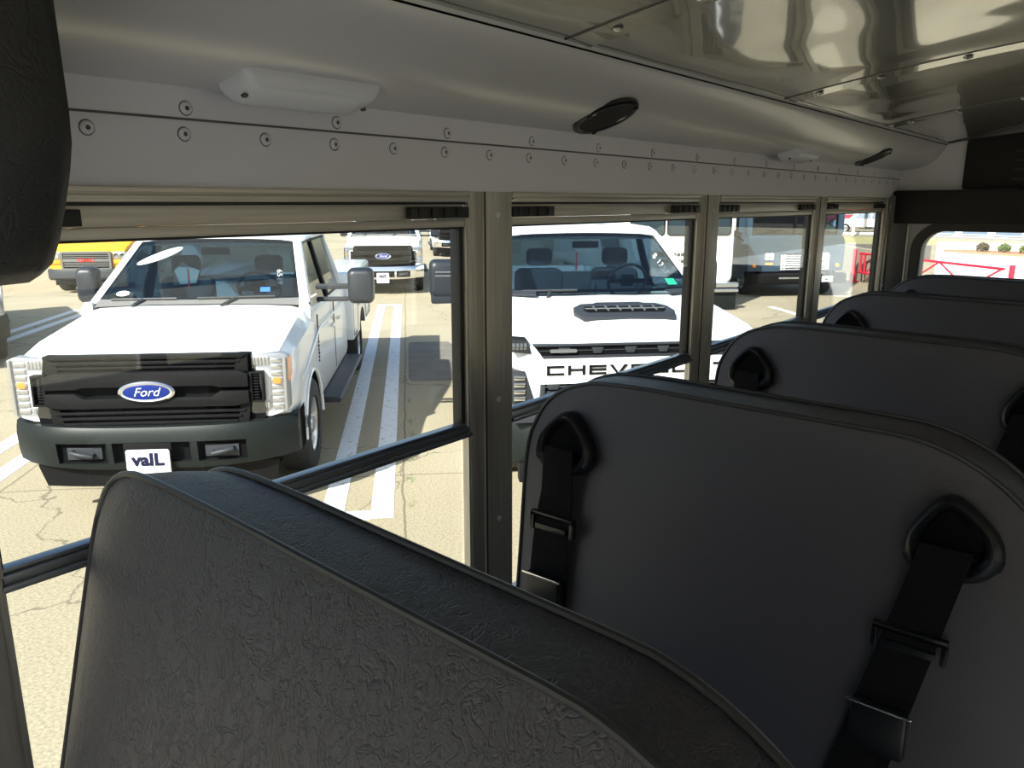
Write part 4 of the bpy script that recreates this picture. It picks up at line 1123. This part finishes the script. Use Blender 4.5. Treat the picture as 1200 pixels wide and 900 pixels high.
    MB().box(-1.0, 1.0, -.10, .04, .70, .80).build('bumper_step', M['gplastic'], root, bevel=.01)
    mm = tow_mirror(root, 1.28, 1.55, 1.68, 1.42, 1.77, -1)
    MB().box(-.22, -.06, -.092, -.084, .235, .247).box(-.22, -.06, -.092, -.084, .200, .212).build('chrome_strip', M['chrome'], mm)
    MB().box(-.26, .30, -.07, .05, -.05, .06).build('lower_arm', M['mirror_shell'], mm, bevel=.02)
    tow_mirror(root, 1.03, 1.20, 1.75, 1.42, 1.77, 1)
    MB().box(-.85, .85, .35, 6.2, .26, .62).build('dark_underbody', M['black'], root)  # added black box, deepens the shade under this pickup
    for s in (1, -1):
        wheel(root, s*.89, 1.0, r=.42, side=s); wheel(root, s*.89, 5.1, r=.42, side=s)
        a_ = [(s*(hw+.004), 1.0+.495*math.cos(R(t_)), .42+.495*math.sin(R(t_))) for t_ in range(0, 181, 12)]
        MB().tube(a_, .018, 6).build('fender_lip', pt, root)
        MB().loft([[(s*a, y, z) for a, z in ((.94, .43), (1.21, .44), (1.23, .47), (1.21, .49), (.94, .50))] for y in (1.1+.55, 4.1)]).build('running_board', M['silver'], root, bevel=.004)
        for y in (2.75, 3.75): MB().box(*sorted((s*1.02, s*1.045)), y, y+.17, 1.05, 1.085).build('door_handle', pt, root, bevel=.006)
        for y in (1.62, 3.02): MB().box(*sorted((s*1.012, s*1.0225)), y, y+.012, .56, 1.30).build('door_gap', M['black'], root)
    bd = MB()
    for s in (1, -1): bd.loft([[(s*a, y, z) for a, z in ((1.02, .55), (1.03, .95), (1.0, 1.36), (.90, 1.36), (.90, .55))] for y in (4.28, 6.3)])
    bd.box(-.9, .9, 4.28, 6.3, .75, .8).box(-.9, .9, 6.24, 6.3, .8, 1.34).box(-.9, .9, 4.28, 4.33, .8, 1.34)
    bx = bd.build('truck_bed', pt, root, bevel=.015); arches(bx, [(5.1, .42)], .49, 1.03)
    return root
chevy()

# ------------------------------------------------------------------ yellow van at the left
def yellow_van():
    root = empty('yellow_van', park(21.3, -8.06), R(PROT)); tag(root, 'yellow van at the upper left with black grille and red letters', 'van')
    st = [(.00, .93, .62, .80, 1.02, .90, 1.07, 1.10), (.15, .98, .55, .80, 1.10, .90, 1.19, 1.22), (.9, 1.0, .5, .85, 1.28, .86, 1.36, 1.40), (1.25, 1.0, .45, .85, 1.33, .86, 1.43, 1.46), (2.6, 1.0, .45, .85, 1.33, .86, 1.43, 1.46)]
    body = body_loft(st, root, M['paint_y']); arches(body, [(.85, .38)], .45, 1.0)
    MB().prism([(-.56, .60), (-.58, .84), (-.54, 1.03), (.54, 1.03), (.58, .84), (.56, .60)], 'y', -.05, .05).build('grille_backing', M['black'], root)
    g = MB()
    for z in (1.0, .955, .91, .77, .73, .69): g.box(-.54, .54, -.075, -.02, z-.009, z+.009)
    g.box(-.56, .56, -.085, -.02, .80, .875); frame_rr(g, 'y', (-.60, .60, .60, 1.06), (-.55, .55, .64, 1.02), .05, .03, -.09, .02, n=4)
    g.build('grille', M['greybar'], root, bevel=.004)
    text('grille_letters', 'GMC', .125, M['redlens'], root, (0, -.09, .838), (R(90), 0, 0), .004, bold=.002, sx=1.5)
    for s in (1, -1):
        hl = empty('headlight'); hl.parent = root
        MB().box(*sorted((s*.63, s*.94)), -.03, .08, .865, 1.05).build('lamp_housing', M['silver'], hl, bevel=.015)
        q = MB()
        for k in range(2): q.lathe([(-.03, .06), (-.045, .05), (-.04, 0)], (s*(.71+k*.15), 0, .955), 'y', 16)
        q.build('bulb_bowl', M['chrome'], hl)
        MB().box(*sorted((s*.63, s*.95)), -.035, .10, .745, .85).build('turn_signal', M['amber'], hl, bevel=.01)
    bp_ = MB().loft([[(x, -.14+.2*abs(x)**5, .62), (x, -.16+.2*abs(x)**5, .56), (x, -.16+.2*abs(x)**5, .40), (x, -.08+.2*abs(x)**5, .34), (x, .1+.2*abs(x)**5*.5, .34), (x, .1, .62)] for x in [-.98+.14*k for k in range(15)]])
    bp_.build('bumper', M['gplastic'], root, ang=40)
    MB().box(-.8, .8, -.05, .3, .22, .36).build('lower_valance', M['plastic'], root, bevel=.02)
    MB().add([(-.86, 1.25, 1.46), (.86, 1.25, 1.46), (.78, 1.95, 2.05), (-.78, 1.95, 2.05)], [(0, 1, 2, 3)]).build('windshield', M['wglass'], root)
    cb = MB().box(-1.05, 1.05, 2.6, 7.0, .55, 2.6).box(-.95, .95, 1.95, 2.7, 2.02, 2.5); 
    for s in (1, -1): cb.box(*sorted((s*.82, s*.96)), 1.6, 2.6, 1.4, 2.1)
    cb.build('bus_body', M['paint_y'], root, bevel=.05)
    for s in (1, -1): wheel(root, s*.86, .85, r=.37, side=s); wheel(root, s*.86, 5.2, r=.37, side=s)
    tow_mirror(root, 1.05, 1.30, 1.5, 1.35, 1.7, 1); tow_mirror(root, 1.05, 1.30, 1.5, 1.35, 1.7, -1)
yellow_van()

# ------------------------------------------------------------------ white bus behind the centre pickup
def white_bus():
    root = empty('white_bus', park(16.2, 5.75), R(PROT)); tag(root, 'white bus with dark windows and rows of small louvres behind the centre pickup', 'bus')
    b = MB(); rr = []
    for (y, s) in ((0, .96), (.04, .99), (.12, 1), (8, 1)):
        rr.append([(u*s, y, 1.75+(v-1.75)*s) for u, v in rrect(-1.25, 1.2, .55, 2.95, .18, 6)])
    b.loft(rr).build('bus_body', M['paint'], root, ang=40)
    for x0, x1 in ((-1.10, -.38), (-.30, .33), (.41, 1.08)):
        w_ = MB().prism(rrect(x0, x1, 1.60, 2.30, .07, 5), 'y', -.008, .02).build('window_pane', M['buswin'], root)
        f = MB(); frame_rr(f, 'y', (x0-.02, x1+.02, 1.58, 2.32), (x0+.01, x1-.01, 1.61, 2.29), .08, .07, -.016, .0); f.build('window_seal', M['plastic'], w_)
    for k, z in enumerate((1.19, 1.05, .91)):
        q = MB()
        for j in range(7): q.box(-.50+j*.085, -.50+j*.085+.066, -.012, .01, z-.035, z+.035)
        q.build('louvre_row', M['louvre'], root, bevel=.002)
    MB().box(-.30, .10, -.016, .0, .775, .805).build('red_marker_strip', M['redlens'], root, bevel=.004)
    MB().box(-1.28, 1.26, -.18, .02, .50, .60).box(-1.28, 1.26, -.2, .02, .40, .47).build('bumper', M['silver'], root, bevel=.015)
    MB().box(-1.2, 1.25, -.1, .0, .03, .40).build('mud_flap', M['dgrey'], root, bevel=.005)
    for s in (1, -1): wheel(root, s*1.0, 2.0, r=.45, side=s); wheel(root, s*1.0, 6.6, r=.45, side=s)
white_bus()

# ------------------------------------------------------------------ blue-grey step van
def step_van():
    root = empty('delivery_van', park(18.3, 9.45), R(PROT)); tag(root, 'blue-grey box-shaped delivery van with black bumper seen through the third window', 'delivery van')
    pb = M['paint_b']
    b = MB(); rr = []
    for (y, s, zt) in ((0, .985, 1.44), (.05, 1, 1.48), (.55, 1, 1.50)):
        rr.append([(-1.24*s, y, .62), (1.24*s, y, .62), (1.26*s, y, .75), (1.26*s, y, 1.30), (1.22*s, y, zt-.03), (1.15*s, y, zt), (-1.15*s, y, zt), (-1.22*s, y, zt-.03), (-1.26*s, y, 1.30), (-1.26*s, y, .75)])
    nose = b.loft(rr).build('nose', pb, root, ang=35)
    # rectangular frame for the windshield
    f = MB(); frame_rr(f, 'y', (-1.25, 1.25, 1.46, 3.0), (-1.12, 1.12, 1.47, 2.75), .10, .05, .14, .30)
    f.build('windshield_frame', pb, root)
    MB().box(-.03, .03, .16, .2, 1.47, 2.76).build('centre_post', M['plastic'], root)
    MB().box(-1.13, 1.13, .2, .205, 1.46, 2.76).build('windshield', M['wglass'], root, smooth=False)
    bd = MB().box(-1.24, 1.24, .95, 6.6, .45, 3.02); 
    for s in (1, -1): bd.box(*sorted((s*1.15, s*1.24)), .25, .95, .45 if False else .95, 1.55)
    bd.box(-1.24, 1.24, .2, 1.0, 2.78, 3.02)
    o = bd.build('cargo_body', pb, root, bevel=.03)
    for s in (1, -1): MB().box(*sorted((s*1.17, s*1.235)), .30, .94, .40, .98).build('step_panel', pb, root, bevel=.01)
    MB().box(-1.0, 1.0, .30, .9, 1.42, 1.6).build('dashboard', M['gplastic'], root, bevel=.02)
    for s in (-1, 1):
        hl = empty('headlight'); hl.parent = root
        MB().prism(rrect(min(s*.58, s*.83), max(s*.58, s*.83), .89, 1.07, .03, 3), 'y', -.03, .02).build('lamp_surround', M['silver'], hl, bevel=.005)
        q = MB()
        for k in range(2):
            for j in range(2): q.lathe([(-.032, .045), (-.045, .035), (-.04, 0)], (s*(.65+k*.11), 0, .935+j*.085), 'y', 14)
        q.build('bulbs', M['white_matte'], hl)
        MB().prism(rrect(min(s*.60, s*.80), max(s*.60, s*.80), .775, .83, .025, 3), 'y', -.025, .01).build('turn_signal', M['amber'], root, bevel=.005)
        MB().lathe([(0, .05), (-.03, .045), (-.035, 0)], (s*1.08, 0, .76), 'y', 16).build('round_marker', M['amber'], root)
        if s > 0: continue
        m_ = empty('mirror', (s*1.55, .25, 1.6)); m_.parent = root
        MB().box(-.12, .12, -.04, .05, -.12, .45).build('mirror_housing', M['plastic'], m_, bevel=.02)
        MB().box(-.07, .03, -.046, -.038, 0.0, .38).build('mirror_glare', M['white_matte'], m_)  # white patch painted as the light on the mirror
        MB().tube([(0, 0, -.1), (-s*.32, .1, -.25)], .02).build('mirror_arm', M['plastic'], m_)
    g = MB()
    for k in range(7): g.box(-.42, .85, -.045, -.02, .66+k*.055, .682+k*.055)
    for x in (-.38, -.31, .76, .82): g.box(x-.01, x+.01, -.04, .0, .65, 1.03)
    g.build('grille_bars', M['white_matte'], root)
    MB().box(-.42, .85, -.012, .0, .65, 1.06).build('grille_opening', M['black'], root)
    bp_ = MB().loft([[(x, -.24+.08*abs(x)**4*.3, .58), (x, -.28+.08*abs(x)**4*.3, .55), (x, -.28+.08*abs(x)**4*.3, .38), (x, -.22, .33), (x, .0, .33), (x, .0, .58)] for x in (-1.22, -1.1, -.6, 0, .6, 1.1, 1.22)])
    bp_.build('bumper', M['plastic'], root, ang=40)
    MB().box(-.55, .1, -.285, -.275, .46, .50).build('bumper_strip', M['silver'], root)
    pl = MB().box(.55, .83, -.30, -.28, .38, .52).build('plate', M['white_matte'], root, bevel=.003)
    text('plate_lettering', 'vaIL', .09, M['navy'], pl, (.69, -.302, .45), (R(90), 0, 0), .0006, bold=.003)
    for k in range(2):
        w_ = MB(); x0 = -.9+k*1.0; w_.tube([(x0, .10, 1.50), (x0+.55, .13, 1.60)], .014, 6); w_.build('wiper', M['black'], root)
    for s in (1, -1): wheel(root, s*1.0, .62, r=.40, side=s); wheel(root, s*1.0, 4.6, r=.40, side=s)
    MB().box(-.9, .9, .0, 1.2, .30, .62).build('dark_underbody', M['black'], root)
step_van()

# ------------------------------------------------------------------ gate, wall, kerbs, far things
g_ = empty('metal_gate', (20.2, 2.45, 0)); 
A, B = Vector((20.2, 2.45, 0)), Vector((24.05, 6.62, 0)); d = (B-A); Lg = d.length; g_.rotation_euler = (0, 0, math.atan2(d.y, d.x))
tag(g_, 'long red tubular swing gate between two red posts', 'gate')
def tb(n, p, r=.030): MB().tube(p, r, 10).build(n, M['red'], g_)
tb('top_rail', [(.1, 0, .84), (Lg-.05, 0, .84)]); tb('bottom_rail', [(.1, 0, .30), (Lg-.05, 0, .30)])
for x in (Lg-.12, Lg-.32): tb('upright', [(x, 0, .30), (x, 0, .84)])
npan = 5
for k in range(npan):
    x0 = .15+(Lg-.5)*k/npan; x1 = .15+(Lg-.5)*(k+1)/npan
    tb('diagonal_brace', [(x0, 0, .84 if k % 2 == 0 else .30), (x1, 0, .30 if k % 2 == 0 else .84)], .022)
p0 = empty('gate_post', (24.20, 6.78, 0)); tag(p0, 'red round gate post with base plate in front of the low concrete wall', 'post', 'red gate posts')
MB().tube([(0, 0, 0), (0, 0, .92)], .055, 16).build('post_tube', M['red'], p0)
MB().lathe([(.92, .06), (.935, .056), (.948, .03), (.95, 0)], (0, 0, 0), 'z', 16).build('post_cap', M['red'], p0)
MB().box(-.2, .2, -.14, .14, 0, .025).build('base_plate', M['red'], p0)
MB().tube([(0, 0, .0), (0, 0, .28)], .08, 16).build('post_sleeve', M['red'], p0)
p1 = copy_tree(p0); p1.location = (20.1, 2.35, 0); tag(p1, 'red gate post seen at the right edge of the rear window', 'post', 'red gate posts')
# low concrete wall
M['wallconc'] = mat('pale retaining wall concrete', (.42, .37, .28), .9, bump=.1, bscale=20, var=.1)
o = MB().box(0, 9.1, -.22, 0, 0, .94).build('low_wall', M['wallconc'], bevel=.01); o.location = (22.3, 5.18, 0); o.rotation_euler = (0, 0, R(33.6))
tag(o, 'low pale concrete wall behind the red post, right of the delivery van', 'wall')
def flat(name, P_, m):
    return struct(MB().loft([[(x, y, z) for x, y in P_] for z in (0, .012)]).build(name, m, smooth=False))
def pol(d, bdeg): return (d*math.cos(R(bdeg)), d*math.sin(R(bdeg)))
flat('road', [pol(36, 11.2), pol(36, 24), pol(48, 24), pol(48, 11.2)], M['road'])
flat('driveway', [(22.5, 4.3), pol(36, 10.9), pol(53, 10.9), (53, -12), (20, -12), (20.2, 1.8)], M['apron'])
flat('grass_verge', [pol(49.5, 11.0), pol(49.5, 25), pol(58, 25), pol(58, 11.0)], M['grass'])
# far kerb strip and pole
o = MB().box(0, .3, 0, 26, 0, .16).build('kerb', M['line'], bevel=.02); o.location = (61.0, 14.0, 0); o.rotation_euler = (0, 0, R(20)); tag(o, 'pale kerb in the distance above the low concrete wall', 'kerb')
o = MB().tube([(0, 0, 0), (0, 0, 7)], .12, 12).build('light_pole', M['pole']); o.location = (57.6, 16.4, 0); tag(o, 'pale upright pole in the distance seen through the last side window', 'pole')
def far_car(loc, rz, m, label, long=4.6):
    root = empty('parked_car', loc, rz); tag(root, label, 'car', 'cars parked across the street')
    prof = [(0, .45), (0, .85), (.15, .95), (1.1, 1.05), (1.75, 1.62), (3.9, 1.66), (4.4, 1.1), (4.6, 1.0), (4.6, .45)]
    rr = []
    for y, s in ((-.90, .0), (-.86, 1), (.86, 1), (.90, 0)):
        rr.append([(x, y*(1 if z < 1.1 else .86), z if s else z*.98+.02) for x, z in prof])
    body = MB().loft(rr).build('car_body', m, root, ang=35)
    for s in (1, -1):
        for x0, x1 in ((1.45, 2.55), (2.62, 3.95)):
            MB().add([(x0, s*.90, 1.08), (x1, s*.90, 1.08), (min(x1, 3.8), s*.785, 1.56), (max(x0+.05, 1.8), s*.785, 1.56)], [(0, 1, 2, 3)]).build('car_window', M['bldgw'], root)
        wheel(root, .85, 0, r=.34, side=1).matrix_basis = Matrix.Translation((.85, s*.80, .34)) @ Matrix.Rotation(R(90*s), 4, 'Z')
        wheel(root, 3.75, 0, r=.34, side=1).matrix_basis = Matrix.Translation((3.75, s*.80, .34)) @ Matrix.Rotation(R(90*s), 4, 'Z')
    return root
far_car((63.6, 19.6, 0), R(-74), M['paint'], 'white car in the distance seen through the last side window')
far_car((73.6, 20.6, 0), R(-74), M['carblue'], 'dark blue car in the distance, parked behind and right of the white car')
far_car((80, 25.6, 0), R(-74), M['carred'], 'red car in the distance, parked behind the white car')
# trees
def blob(mb, c, r, n, leaf, lo=-.6):
    for k in range(n):
        a = random.uniform(0, 2*PI); b = random.uniform(lo, 1); rr = r*random.uniform(.55, 1); s = math.sqrt(max(0, 1-b*b))
        p = Vector(c)+Vector((rr*s*math.cos(a), rr*s*math.sin(a), rr*b*.8))
        u = Vector((random.gauss(0, 1), random.gauss(0, 1), random.gauss(0, 1))).normalized()*leaf; v = u.orthogonal().normalized()*leaf*.6
        mb.add([p-u, p+v, p+u, p-v], [(0, 1, 2, 3)])
for i, (x, y, h, lb) in enumerate(((86, 28, 7.5, 'leafy tree behind the distant cars, left of the pale pole'), (90, 20, 7, 'leafy tree behind the distant cars, right of the pale pole'), (102, 33, 9, 'tallest leafy tree far behind the distant cars'))):
    t = empty('tree', (x, y, 0)); tag(t, lb, 'tree', 'trees across the street')
    mb = MB(); blob(mb, (0, 0, h*.37), h*.44, 1100, .20, -.98); mb.build('foliage', M['leafy'], t, smooth=False)
    tr = MB().tube([(0, 0, 0), (.1, 0, h*.25), (0, .1, h*.5)], [.28, .2, .12]); tr.build('trunk', M['bark'], t)
# building seen through the rear window
bl = empty('long_building', (55.0, 4.0, 0), R(-19)); tag(bl, 'long pale building with a row of windows seen at the top of the rear window', 'building')
M['bwall'] = M['bldg']
wl_ = MB().box(0, 8, -14, 8.6, 0, 5).build('building_wall', M['bldg'], bl, smooth=False)
MB().box(-.25, 0, -14, 8.6, 0, .13).build('base_course', M['curb'], bl, smooth=False)
for k in range(11):
    y = -13.6+2.0*k
    w_ = MB().box(-.06, .02, y, y+1.5, .30, 1.9).build('building_window', M['bldgw'], bl, smooth=False)
    MB().box(-.10, .0, y-.05, y+1.55, .25, .30).build('window_ledge', M['bldg'], w_, smooth=False)
o = MB()
pp = [(.9, .3), (1.3, -1.4), (1.6, -4.6), (-1.2, -4.8), (-.9, -2.6), (.1, -.9)]
o.loft([[(a, b, 0) for a, b in pp], [(a*.97, b*.99-.02, .12) for a, b in pp]])
o = o.build('planting_bed', M['mulch']); o.location = (40.6, 7.4, 0); tag(o, 'orange mulch planting bed seen through the rear window', 'planting bed')
G2 = 'shrubs in the mulch bed'
for i, (x, y, r, m, lb) in enumerate(((40.9, 6.02, .27, 'bark', 'bare brownish shrub, leftmost in the mulch bed beyond the rear window'), (40.9, 5.18, .27, 'leafd', 'round green shrub in the middle of the mulch bed beyond the rear window'), (40.6, 4.35, .25, 'leafy', 'yellow-green shrub, rightmost in the mulch bed beyond the rear window'))):
    t = empty('shrub', (x, y, .121)); tag(t, lb, 'shrub', G2)
    mb = MB(); blob(mb, (0, 0, r*.62), r, 420, .05); mb.build('foliage', M[m], t, smooth=False)
    MB().tube([(0, 0, 0), (0, 0, r*.6)], .02).build('stem', M['bark'], t)

# ================================================================== light and camera
wd = bpy.data.worlds.new('sky'); SC.world = wd; wd.use_nodes = True
nt = wd.node_tree; bg = nt.nodes['Background']
sk = nt.nodes.new('ShaderNodeTexSky'); sk.sky_type = 'NISHITA'; sk.sun_disc = False
sk.sun_elevation = R(38); sk.sun_rotation = R(0); sk.air_density = 1.2; sk.dust_density = 2.0; sk.ozone_density = 1
nt.links.new(sk.outputs[0], bg.inputs[0]); bg.inputs[1].default_value = .13
sun = bpy.data.lights.new('sun', 'SUN'); sun.energy = 7.0; sun.angle = R(.6); sun.color = (1, .965, .90)
so = bpy.data.objects.new('sun', sun); COL.objects.link(so)
sdir = Vector((-math.cos(R(8)), -math.sin(R(8)), 1/1.28)).normalized()      # towards the sun
so.rotation_euler = sdir.to_track_quat('Z', 'Y').to_euler(); so.location = (-10, 0, 20)
sk.sun_rotation = math.atan2(sdir.x, sdir.y)

cam = bpy.data.cameras.new('camera'); cam.sensor_width = 36; cam.lens = 917/1200*36; cam.clip_start = .02; cam.clip_end = 500
co = bpy.data.objects.new('camera', cam); COL.objects.link(co); SC.camera = co
co.location = (0, 0, 2.28)
co.rotation_euler = (R(90-13.1), 0, R(39.07-90))
SC.view_settings.view_transform = 'Standard'; SC.view_settings.look = 'None'; SC.view_settings.gamma = 1; SC.view_settings.exposure = .80
SC.view_settings.use_curve_mapping = False
